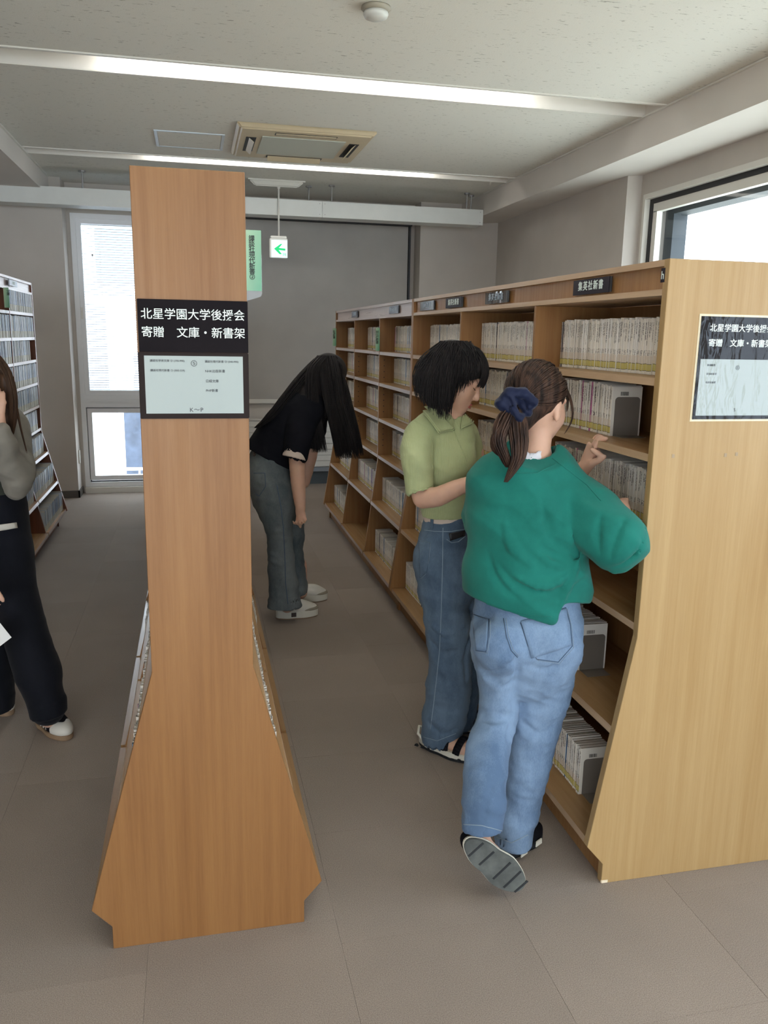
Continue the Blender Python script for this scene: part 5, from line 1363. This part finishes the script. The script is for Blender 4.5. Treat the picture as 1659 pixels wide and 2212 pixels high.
    T_.tube([S3(912, 935, 2.84, 36, .062), S3(902, 975, 2.80, 36, .062), S3(901, 1020, 2.78, 34, .060), S3(909, 1062, 2.765, 31, .056)], .03, caps=(1, .05))
    T_.tube([S3(1005, 935, 2.92, 28, .055), S3(1018, 970, 2.94, 23, .05), S3(1026, 1010, 2.95, 20, .048)], .03, caps=(1, .1))
    T_.cut(at(962, 1122, 2.8), (0, -.05, -1)); 
    T_.tube([S3(909, 1060, 2.765, 26, .050), S3(913, 1085, 2.755, 26, .05)], 0, 'sub', sub=1, caps=(.1, 1))
    T_.tube([S3(972, 905, 2.86, 24, .04), S3(978, 875, 2.85, 28, .045)], .004, 'sub', sub=1)
    T_.tube([(at(984, 925, 2.77), .012, .02), (at(985, 900, 2.79), .02, .03)], .004, 'sub', sub=1)
    polo, pb = skin_out('polo_shirt', T_, 'lime', t, 2, [dict(amp=.007, freq=9, direction=(.4, .1, .8), stretch=2.2, seed=3), dict(amp=.002, freq=28, direction=(.2, 0, 1), stretch=2, seed=8)])
    patch('collar', pb, [(896, 872), (926, 868), (978, 928), (946, 936)], 'lime', polo, .011, (14, 8))
    patch('collar', pb, [(1000, 890), (1016, 884), (1022, 912), (994, 925)], 'lime', polo, .011, (8, 8))
    for e_ in ([(897, 873), (946, 937)], [(946, 937), (979, 929)], [(1000, 891), (994, 926)], [(994, 926), (1022, 913)]): seam('collar_edge', pb, e_, .0028, 'lime', polo, .010)
    seam('zip', pb, [(981, 930), (990, 952), (1000, 975), (1007, 998), (1010, 1020)], .0022, 'lime', polo, .001)
    seam('armhole_seam', pb, [(888, 905), (925, 925), (934, 960), (933, 1000), (938, 1030)], .0013, 'lime', polo, .0006)
    seam('cuff', pb, [(886, 1056), (908, 1060), (936, 1046)], .0016, 'lime', polo, .0008)
    b = MB()
    c0, c1 = at(925, 1124, 2.79), at(1006, 1124, 2.80)
    W_ = Field((.62, 2.6, .78), (1.14, 3.1, 1.0), .005); W_.tube([S3(962, 1150, 2.87, 46, .088), S3(962, 1108, 2.87, 46.5, .089)], 0, sub=1, caps=(.2, .2)); skin_out('undershirt', W_, 'cream', t, 1)
    # jeans
    J = Field((.60, 2.52, .02), (1.22, 3.24, 1.02), .0058)
    J.tube([S3(962, 1124, 2.87, 49, .099), S3(960, 1160, 2.87, 53, .10), S3(960, 1215, 2.87, 59, .112), S3(964, 1275, 2.87, 60, .11)], 0, caps=(.1, 1))
    J.ell(at(930, 1215, 2.85), (.055, .085, .085), .04)
    J.tube([S3(955, 1260, 2.85, 50, .10), S3(968, 1360, 2.84, 48, .09), S3(972, 1430, 2.835, 46, .085), S3(967, 1500, 2.85, 48, .085), S3(957, 1565, 2.86, 45, .083), S3(950, 1594, 2.865, 40, .076)], .02, caps=(1, .15))
    J.tube([S3(985, 1260, 2.93, 42, .085), S3(1010, 1360, 2.96, 40, .08), S3(1008, 1430, 2.98, 37, .08), S3(997, 1510, 3.0, 36, .078), S3(985, 1575, 3.0, 35, .075)], .012, caps=(1, .15))
    J.tube([S3(951, 1588, 2.865, 35, .068), S3(949, 1625, 2.865, 36, .07)], 0, 'sub', sub=1)
    V0, Q0 = J.mesh(); bv = BVHTree.FromPolygons([tuple(q) for q in V0], [tuple(int(k) for k in q) for q in Q0])
    for pts, r, op in (([(1015, 1330), (1010, 1400), (1008, 1470)], 5, 'sub'), ([(930, 1385), (955, 1410), (990, 1405)], 4, 'sub'), ([(935, 1350), (965, 1372), (1000, 1350)], 4, 'add'), ([(925, 1560), (955, 1590), (985, 1575)], 3.5, 'sub'), ([(918, 1480), (945, 1500), (975, 1495)], 3.5, 'sub')):
        st = []
        for (px, py) in pts:
            h_ = hit(bv, px, py, -.001 if op == 'add' else .003)
            if h_ is not None: rr = r*pxm(h_); st.append((np.array(h_), rr*1.5, rr))
        if len(st) > 2: J.tube(st, .012, op)
    jeans, jb = skin_out('jeans', J, 'denim_mid', t, 2, [dict(amp=.008, freq=9, direction=(.3, .1, 1), stretch=2.2, seed=6), dict(amp=.003, freq=24, direction=(.1, .1, 1), stretch=2, seed=9)])
    seam('side_seam', jb, [(957, 1140), (956, 1200), (955, 1260), (953, 1330), (950, 1400), (944, 1460), (937, 1520), (930, 1575)], .0016, 'stitch', jeans, .0008, 8)
    patch('back_pocket', jb, [(906, 1168), (930, 1172), (923, 1236), (908, 1248)], 'denim_mid', jeans, .0022)
    seam('pocket_stitching', jb, [(907, 1168), (930, 1172), (927, 1210), (920, 1240), (909, 1250)], .0009, 'stitch', jeans, .001)
    seam('waistband', jb, [(917, 1145), (940, 1148), (975, 1148), (1004, 1143)], .0015, 'stitch', jeans, .001)
    seam('pocket_opening', jb, [(965, 1165), (975, 1172), (990, 1170), (1005, 1158)], .0015, 'stitch', jeans, .001)
    patch('pocket_lining', jb, [(969, 1152), (1003, 1146), (1003, 1158), (972, 1168)], 'black', jeans, .0016, (6, 4))
    patch('belt_loop', jb, [(932, 1122), (938, 1122), (937, 1142), (931, 1140)], 'denim_mid', jeans, .004, (3, 5))
    seam('hem_stitching', jb, [(915, 1592), (945, 1600), (985, 1584)], .0013, 'stitch', jeans, .001)
    # chunky sandal
    heel = np.array(atz(906, 1604, 0)); toe = np.array(atz(1030, 1648, 0)); f = toe-heel; L = np.linalg.norm(f); f /= L; u = np.array([0, 0, 1.]); r = np.cross(f, u)
    Pq = lambda a, b, c: heel+r*a+f*b+u*c
    def strapband(bq, z, w=.022, nm='sandal', parent=None, lean=0):
        b = MB(); n = 12; th = .0035
        for k in range(n):
            a0, a1 = math.pi*k/n, math.pi*(k+1)/n
            def pt(a, o, d): return Pq(math.cos(a)*(.045+d), bq+o+lean*math.sin(a), .030+math.sin(a)*(z+d))
            b.quadbox([pt(a0, -w, 0), pt(a1, -w, 0), pt(a1, w, 0), pt(a0, w, 0), pt(a0, -w, th), pt(a1, -w, th), pt(a1, w, th), pt(a0, w, th)])
        return b.build(nm, 'shoe_black', parent, True)
    sd = strapband(.140, .066, .019, 'sandal', t)
    strapband(.195, .054, .015, 'strap', sd, .01); strapband(.100, .085, .014, 'strap', sd, .03)
    MB().tube([Pq(-.034, .05, .03), Pq(-.030, .012, .055), Pq(0, -.004, .07), Pq(.030, .012, .055), Pq(.034, .05, .03)], .006, 8).build('heel_strap', 'sole_white', sd, True)
    shoe('sandal', heel, toe, u, L, .104, sd, dict(sole='sole_white', th=.034, tread=.012))
    for k in range(9):
        y = .015+k*.028; w = .046
        if .09 < y < .13: continue
        b = MB(); b.quadbox([Pq(w-.006, y-.008, .010), Pq(w+.003, y-.008, .010), Pq(w+.003, y+.008, .010), Pq(w-.006, y+.008, .010), Pq(w-.006, y-.004, .018), Pq(w+.003, y-.004, .018), Pq(w+.003, y+.004, .018), Pq(w-.006, y+.004, .018)]); b.build('tread_lug', 'sole_dark', sd)
    heel = np.array(atz(965, 1578, 0)); toe = heel+np.array([.22, -.03, 0]); f = toe-heel; L = np.linalg.norm(f); f /= L; r = np.cross(f, u)
    sd2 = strapband(.135, .050, .02, 'sandal', t); strapband(.185, .042, .016, 'strap', sd2); strapband(.08, .075, .014, 'strap', sd2, .03)
    shoe('sandal', heel, toe, u, L, .10, sd2, dict(sole='sole_white', th=.034, tread=.012))
    return t
person_lime()

# ================= woman in black, bending =================
def person_black():
    t = empty('person', (.52, 4.5, 0), 'woman bending forward with long black hair hanging down, black tee and grey jeans', 'person')
    B = Field((.22, 4.15, -.02), (1.02, 4.80, 1.58), .0062)
    hc = at(712, 812, 4.50); fw = np.array([.88, -.05, -.48]); up = np.array([.48, -.03, .88]); s = 1.0
    P, R = head_shape(B, hc, fw, up, s)
    B.tube([S3(668, 868, 4.5, 24), S3(690, 842, 4.5, 22), S3(704, 825, 4.5, 22)], .02)
    B.tube([S3(590, 985, 4.5, 42, .11), S3(630, 925, 4.5, 42, .12), S3(662, 880, 4.5, 38, .14)], .02)
    B.tube([S3(650, 905, 4.34, 20), S3(643, 965, 4.32, 19), S3(642, 1010, 4.31, 16.5), S3(645, 1055, 4.31, 15), S3(649, 1095, 4.30, 11)], .02)
    W = at(649, 1095, 4.30); K = at(651, 1124, 4.29); fingers(B, W, K, (-.8, .5, 0), (75, 80, 85, 90), .95, thumb=(.15, -.3, -1))
    B.tube([S3(672, 905, 4.66, 20), S3(672, 960, 4.68, 18), S3(655, 1040, 4.66, 15)], .02)
    for (x, y, Y) in ((618, 1290, 4.45), (648, 1260, 4.66)): B.tube([S3(x, y-40, Y, 15), S3(x+2, y+20, Y, 14)], .01)
    body, _ = skin_out('body', B, 'skin', t, 2)
    face_paint(P, R, s, body, eyes=(1,))
    T_ = Field((.22, 4.10, .78), (.96, 4.86, 1.50), .0058)
    T_.tube([S3(572, 1012, 4.5, 56, .14), S3(588, 988, 4.5, 60, .15), S3(606, 958, 4.5, 61, .16), S3(630, 922, 4.5, 58, .175), S3(656, 884, 4.5, 52, .18), S3(676, 862, 4.5, 34, .13)], 0, caps=(.3, .6))
    T_.tube([S3(662, 888, 4.37, 36, .07), S3(650, 925, 4.33, 32, .068), S3(641, 968, 4.31, 27, .066), S3(637, 990, 4.305, 26, .064)], .03, caps=(1, .1))
    T_.tube([S3(676, 890, 4.65, 34, .07), S3(676, 930, 4.68, 28, .065), S3(670, 962, 4.68, 26, .06)], .03, caps=(1, .2))
    T_.cut(at(588, 996, 4.4), at(572, 1012, 4.4)-at(588, 988, 4.4)+np.array([.0, 0, -.02]))
    T_.cut(at(638, 976, 4.31), np.array([-.03, 0, -1])) if False else None
    T_.tube([S3(638, 970, 4.31, 22, .058), S3(634, 1010, 4.30, 23, .06)], 0, 'sub', sub=1)
    top, tb = skin_out('black_top', T_, 'blackknit', t, 2, [dict(amp=.004, freq=10, direction=(.7, .1, .6), stretch=2.2, seed=3)])
    Cf = Field((.42, 4.15, .84), (.80, 4.50, 1.12), .005)
    Cf.tube([S3(640, 974, 4.308, 26, .067), S3(636, 990, 4.302, 27, .068)], 0, sub=1, caps=(.06, .06)); Cf.tube([S3(642, 962, 4.31, 22, .058), S3(633, 1004, 4.30, 22, .06)], 0, 'sub', sub=1)
    skin_out('sleeve_cuff', Cf, 'cream', top, 1)
    J = Field((.22, 4.18, .02), (.80, 4.86, 1.12), .006)
    J.tube([S3(594, 975, 4.5, 48, .14), S3(583, 1005, 4.5, 50, .15), S3(588, 1050, 4.5, 52, .155), S3(602, 1100, 4.5, 44, .14)], 0, caps=(.4, 1))
    J.ell(at(572, 1030, 4.5), (.075, .15, .105), .04)
    J.tube([S3(596, 1060, 4.42, 42, .085), S3(600, 1120, 4.42, 34, .08), S3(604, 1175, 4.43, 28, .07), S3(609, 1220, 4.44, 29, .07), S3(613, 1265, 4.45, 32, .075), S3(615, 1310, 4.45, 36, .085)], .02, caps=(1, .12))
    J.tube([S3(612, 1060, 4.58, 38, .08), S3(630, 1130, 4.60, 27, .075), S3(636, 1180, 4.62, 21, .066), S3(640, 1230, 4.64, 20, .066), S3(645, 1278, 4.66, 20, .068)], .015, caps=(1, .15))
    J.tube([S3(616, 1298, 4.45, 31, .076), S3(616, 1330, 4.45, 32, .078)], 0, 'sub', sub=1)
    jeans, jb = skin_out('jeans', J, 'denim_grey', t, 2, [dict(amp=.010, freq=8, direction=(.3, .1, 1), stretch=2.0, seed=16), dict(amp=.004, freq=19, direction=(.1, .1, 1), stretch=2, seed=9)])
    seam('side_seam', jb, [(598, 1048), (606, 1090), (612, 1140), (615, 1200), (617, 1260), (622, 1305)], .0022, 'stitch_dark', jeans, .001)
    seam('pocket_stitching', jb, [(548, 1022), (572, 1022), (574, 1050), (560, 1072), (552, 1066)], .0016, 'stitch_dark', jeans, .001)
    seam('belt', jb, [(549, 962), (551, 985)], .008, 'metal_belt', jeans, .002)
    # long hair: crown to the hanging ends, and a veil lying on the back
    H = Field((.40, 4.18, .86), (1.05, 4.72, 1.60), .0055)
    H.ell(P(0, -.016, .026), (.083*s, .098*s, .092*s), 0, 'add', R)
    H.tube([S3(702, 805, 4.45, 40, .07), S3(704, 850, 4.43, 34, .05), S3(712, 895, 4.42, 24, .03)], .03, caps=(1, .5))
    H.tube([S3(680, 830, 4.45, 28, .09), S3(650, 862, 4.46, 20, .11), S3(612, 900, 4.47, 12, .11), S3(580, 935, 4.47, 5, .08)], .03)
    H.ell(P(0, .098, -.05), (.065*s, .045*s, .060*s), .006, 'sub', R)
    hair, hb = skin_out('hair', H, 'hair_black', t, 1)
    T = tail([(702, 768), (676, 800), (674, 860), (682, 920), (690, 978)], [4.45, 4.38, 4.36, 4.35, 4.35], [16, 14, 14, 16, 18], 260, 1, .035)
    T += tail([(705, 768), (712, 810), (722, 870), (738, 930), (752, 992)], [4.45, 4.38, 4.36, 4.35, 4.35], [20, 24, 22, 24, 26], 420, 2, .035)
    T += tail([(718, 770), (740, 830), (754, 880), (768, 935), (779, 985)], [4.46, 4.42, 4.40, 4.38, 4.38], [10, 10, 9, 9, 8], 130, 3, .03)
    T += tail([(712, 768), (732, 785), (738, 803)], [4.45, 4.44, 4.43], [8, 5, 3], 40, 13, .03)
    T += tail([(690, 775), (655, 815), (618, 862), (585, 900), (553, 925)], [4.46, 4.42, 4.40, 4.40, 4.42], [12, 16, 16, 12, 5], 160, 4, .03)
    strands('hanging_locks', T, 'hair_black', hair, .0028)
    # trainers
    for (hx, hy, tx, ty, nm) in ((596, 1336, 687, 1328, 0), (626, 1300, 685, 1296, 1)):
        heel = np.array(atz(hx, hy, 0)); toe = np.array(atz(tx, ty, 0))
        if nm: toe = heel+(toe-heel)/np.linalg.norm(toe-heel)*.235; heel = toe-(toe-heel)
        f = toe-heel; L = np.linalg.norm(f); f /= L; u = np.array([0, 0, 1.]); r = np.cross(f, u); RR = np.array([r, f, u]); Pq = lambda a, b, c: heel+r*a+f*b+u*c
        U = Field(np.minimum(heel, toe)-.08, np.maximum(heel, toe)+.12, .0045)
        U.ell(Pq(0, .06, .06), (.036, .055, .055), 0, 'add', RR); U.ell(Pq(0, L-.08, .05), (.044, .075, .036), .03, 'add', RR); U.ell(Pq(0, .13, .06), (.036, .06, .045), .03, 'add', RR); U.cut(Pq(0, 0, .03), -u)
        U.ell(Pq(0, .055, .12), (.026, .036, .04), .004, 'sub', RR)
        sh, sb = skin_out('shoe', U, 'shoe_white', t, 1)
        shoe('shoe', heel, toe, u, L, .102, sh, dict(sole='sole_white', th=.046, tread=.006, tread_mat='gum'))
        for k in range(4):
            y = .125+k*.020; b = MB(); b.tube([Pq(-.024, y, .088-k*.006), Pq(0, y+.006, .103-k*.008), Pq(.024, y+.010, .086-k*.006)], .0028, 6); b.build('lace', 'suede', sh, True)
        U2 = Field(np.minimum(heel, toe)-.08, np.maximum(heel, toe)+.12, .0045); U2.ell(Pq(0, L-.078, .048), (.0465, .080, .026), 0, 'add', RR); U2.ell(Pq(0, L-.10, .065), (.030, .07, .03), .01, 'sub', RR); U2.cut(Pq(0, 0, .042), -u); skin_out('toe_guard', U2, 'suede', sh, 1)
        box_c = Pq(.047, .095, .03)
        if not nm:
            e1, e2 = f*.014, u*.012; b = MB(); b.quadbox([box_c-e1-e2, box_c+e1-e2, box_c+e1+e2, box_c-e1+e2]+[p_+r*.005 for p_ in (box_c-e1-e2, box_c+e1-e2, box_c+e1+e2, box_c-e1+e2)]); b.build('side_patch', 'metal_belt', sh)
    return t
person_black()

# ================= woman cut by the edge of the photograph =================
def person_grey():
    t = empty('person', (-.80, 3.36, 0), 'woman in grey sweatshirt and dark rolled trousers at the edge of the view', 'person')
    B = Field((-1.32, 2.98, -.02), (-.46, 3.72, 1.62), .0062)
    hc = at(-32, 850, 3.36); fw = np.array([-.15, -.80, -.35]); up = np.array([.0, -.3, 1]); s = 1.02
    P, R = head_shape(B, hc, fw, up, s)
    B.tube([S3(-28, 960, 3.40, 26), S3(-30, 900, 3.38, 26)], .02)
    B.tube([S3(-25, 960, 3.42, 68, .08), S3(-25, 1060, 3.42, 55, .085), S3(-25, 1110, 3.42, 60, .09)], .02)
    B.tube([S3(32, 940, 3.40, 22), S3(45, 1010, 3.32, 20), S3(36, 1030, 3.28, 18)], .02); B.tube([S3(36, 1035, 3.27, 18), S3(12, 970, 3.20, 15), S3(-2, 905, 3.17, 12)], .012)
    W = at(-2, 905, 3.17); K = at(-5, 868, 3.18); fingers(B, W, K, (-.5, .2, .1), (20, 22, 25, 30), .95, nrm=(.2, -.9, 0))
    B.tube([S3(-85, 940, 3.42, 22), S3(-95, 1040, 3.36, 20), S3(-70, 1150, 3.22, 16), S3(-40, 1250, 3.12, 12)], .02)
    K = at(-34, 1290, 3.10); fingers(B, at(-40, 1250, 3.12), K, (.6, -.3, 0), (40, 45, 50, 55), .95)
    for (x, y, Y) in ((105, 1555, 3.26), (-2, 1520, 3.42)): B.tube([S3(x-10, y-50, Y, 18), S3(x, y, Y, 17)], .01)
    body, _ = skin_out('body', B, 'skin', t, 2); face_paint(P, R, s, body)
    H = Field((-1.10, 3.05, 1.10), (-.52, 3.62, 1.64), .0058)
    H.ell(P(0, -.016, .026), (.084*s, .098*s, .092*s), 0, 'add', R); H.tube([S3(10, 820, 3.34, 18, .06), S3(20, 870, 3.33, 17, .05), S3(18, 915, 3.33, 14, .04)], .02)
    H.tube([S3(-70, 820, 3.36, 18, .06), S3(-78, 900, 3.34, 17, .05), S3(-74, 960, 3.33, 10, .04)], .02)
    H.tube([S3(-30, 830, 3.44, 50, .05), S3(-30, 920, 3.46, 46, .04)], .02)
    H.ell(P(0, .10, -.05), (.070*s, .055*s, .085*s), .006, 'sub', R)
    hair, hb = skin_out('hair', H, 'hair_light', t, 1)
    T = tail([(-15, 762), (14, 800), (27, 850), (28, 900), (22, 945)], [3.30, 3.27, 3.26, 3.26, 3.27], [10, 9, 10, 10, 6], 150, 21, .03)
    T += tail([(-40, 762), (-72, 805), (-82, 870), (-78, 950)], [3.32, 3.30, 3.29, 3.30], [10, 10, 10, 8], 100, 22, .03)
    T += tail([(20, 820), (34, 870), (44, 920), (60, 985)], [3.28, 3.28, 3.26, 3.24], [3, 3, 2, 1], 8, 25, .01)
    strands('long_locks', T, 'hair_light', hair, .002)
    T_ = Field((-1.30, 3.02, .72), (-.46, 3.64, 1.36), .0058)
    T_.tube([S3(-27, 1095, 3.42, 66, .11), S3(-27, 1040, 3.42, 72, .12), S3(-27, 985, 3.42, 78, .12), S3(-27, 935, 3.42, 76, .10), S3(-28, 905, 3.41, 48, .07)], 0, caps=(.3, .4))
    lower = T_
    gt, gb = skin_out('dark_shirt', T_, 'darkgreen', t, 2, [dict(amp=.005, freq=10, direction=(.5, .1, .8), stretch=2.0, seed=7)])
    G = Field((-1.30, 2.98, .84), (-.46, 3.64, 1.40), .0056)
    G.tube([S3(-27, 1010, 3.42, 80, .125), S3(-27, 960, 3.42, 84, .13), S3(-27, 925, 3.42, 80, .115), S3(-28, 898, 3.41, 52, .08), S3(-28, 885, 3.40, 36, .06)], 0, caps=(.2, .4))
    G.tube([S3(28, 925, 3.38, 34, .07), S3(38, 965, 3.33, 34, .07), S3(38, 1015, 3.27, 32, .066), S3(34, 1050, 3.22, 24, .06)], .03)
    G.tube([S3(36, 1020, 3.24, 33, .062), S3(18, 995, 3.19, 30, .058), S3(6, 950, 3.16, 22, .05), S3(0, 925, 3.16, 18, .045)], .02, caps=(1, .1))
    G.tube([S3(-84, 930, 3.40, 34, .07), S3(-95, 1010, 3.36, 33, .066), S3(-85, 1090, 3.28, 28, .06), S3(-62, 1180, 3.19, 22, .05)], .03, caps=(1, .1))
    G.cut(at(-27, 1022, 3.3), (0, 0, -1)) if False else None
    gr, grb = skin_out('grey_sweatshirt', G, 'grey_hood', t, 2, [dict(amp=.014, freq=8, direction=(.4, .2, .9), stretch=1.8, seed=12), dict(amp=.003, freq=24, direction=(.4, .2, .9), stretch=1.8, seed=2)])
    J = Field((-1.20, 3.0, .06), (-.46, 3.72, 1.06), .006)
    J.tube([S3(-22, 1070, 3.42, 70, .12), S3(-22, 1120, 3.42, 80, .13), S3(-20, 1190, 3.42, 84, .13)], 0, caps=(.1, 1))
    J.tube([S3(18, 1180, 3.40, 50, .12), S3(28, 1260, 3.37, 46, .11), S3(45, 1330, 3.34, 45, .10), S3(62, 1390, 3.31, 45, .095), S3(82, 1450, 3.28, 47, .09), S3(96, 1505, 3.26, 40, .088), S3(106, 1538, 3.25, 36, .086)], .02, caps=(1, .15))
    J.tube([S3(-55, 1180, 3.44, 48, .12), S3(-38, 1300, 3.44, 45, .11), S3(-20, 1420, 3.44, 46, .10), S3(-12, 1500, 3.44, 40, .09), S3(-8, 1530, 3.44, 36, .086)], .02, caps=(1, .15))
    J.tube([S3(99, 1512, 3.255, 41, .092), S3(106, 1541, 3.25, 39, .092)], .004, sub=1, caps=(.1, .1))
    tr, trb = skin_out('trousers', J, 'denim_dark', t, 2, [dict(amp=.005, freq=9, direction=(.3, .1, 1), stretch=2, seed=5)])
    patch('phone_in_pocket', trb, [(-30, 1136), (33, 1128), (35, 1140), (-30, 1150)], 'shoe_white', tr, .006, (8, 3))
    # shoes
    for (hp, tp) in (((86, 1558), (150, 1600)), ((-40, 1520), (26, 1546))):
        heel = np.array(atz(*hp, 0)); toe = np.array(atz(*tp, 0)); f = toe-heel; L = .255; f /= np.linalg.norm(f); heel = toe-f*L
        u = np.array([0, 0, 1.]); r = np.cross(f, u); RR = np.array([r, f, u]); Pq = lambda a, b, c: heel+r*a+f*b+u*c
        U = Field(np.minimum(heel, toe)-.08, np.maximum(heel, toe)+.12, .0045)
        U.ell(Pq(0, .06, .05), (.036, .055, .055), 0, 'add', RR); U.ell(Pq(0, L-.08, .035), (.044, .078, .038), .03, 'add', RR); U.ell(Pq(0, .13, .05), (.036, .065, .05), .03, 'add', RR); U.cut(Pq(0, 0, .02), -u)
        sh, sb = skin_out('shoe', U, 'shoe_black', t, 1)
        U2 = Field(np.minimum(heel, toe)-.08, np.maximum(heel, toe)+.12, .004); U2.ell(Pq(0, L-.08, .035), (.046, .081, .040), 0, 'add', RR); U2.cut(Pq(0, L-.072, .0), -f); U2.cut(Pq(0, 0, .02), -u); U2.ell(Pq(0, L-.10, .07), (.018, .06, .03), .004, 'sub', RR)
        skin_out('toe_cap', U2, 'shoe_white', sh, 1)
        for k in range(3):
            y = .10+k*.022
            for q in (-1, 1): MB().tube([Pq(q*.043, y+.012, .030), Pq(q*.040, y, .055), Pq(q*.030, y-.006, .078)], .004, 6).build('side_stripe', 'shoe_white', sh, True)
        for k in range(4): MB().tube([Pq(-.02, .12+k*.016, .092-k*.006), Pq(.02, .128+k*.016, .092-k*.006)], .003, 6).build('lace', 'shoe_black', sh, True)
        shoe('shoe', heel, toe, u, L, .10, sh, dict(sole='gum', th=.024, tread=.004, tread_mat='gum'))
    # sheet of paper held at the side
    b = MB(); p1, p2, p3 = at(25, 1377, 3.10), at(-2, 1340, 3.10), at(-5, 1400, 3.08)
    c = at(-52, 1372, 3.12); e1 = p1-p2; 
    A0, A1, A2 = at(-2, 1343, 3.10), at(25, 1377, 3.09), at(-45, 1430, 3.08); A3 = A0+(A2-A1)
    n_ = np.array([0, .0008, 0]); b.quadbox([A0, A1, A2, A3, A0+n_, A1+n_, A2+n_, A3+n_])
    o = tag(b.build('paper_sheet', plain('paper_white', (.80, .81, .80), .7)), 'white paper sheet held low against dark trousers at the picture edge', 'paper')
    return t
person_grey()
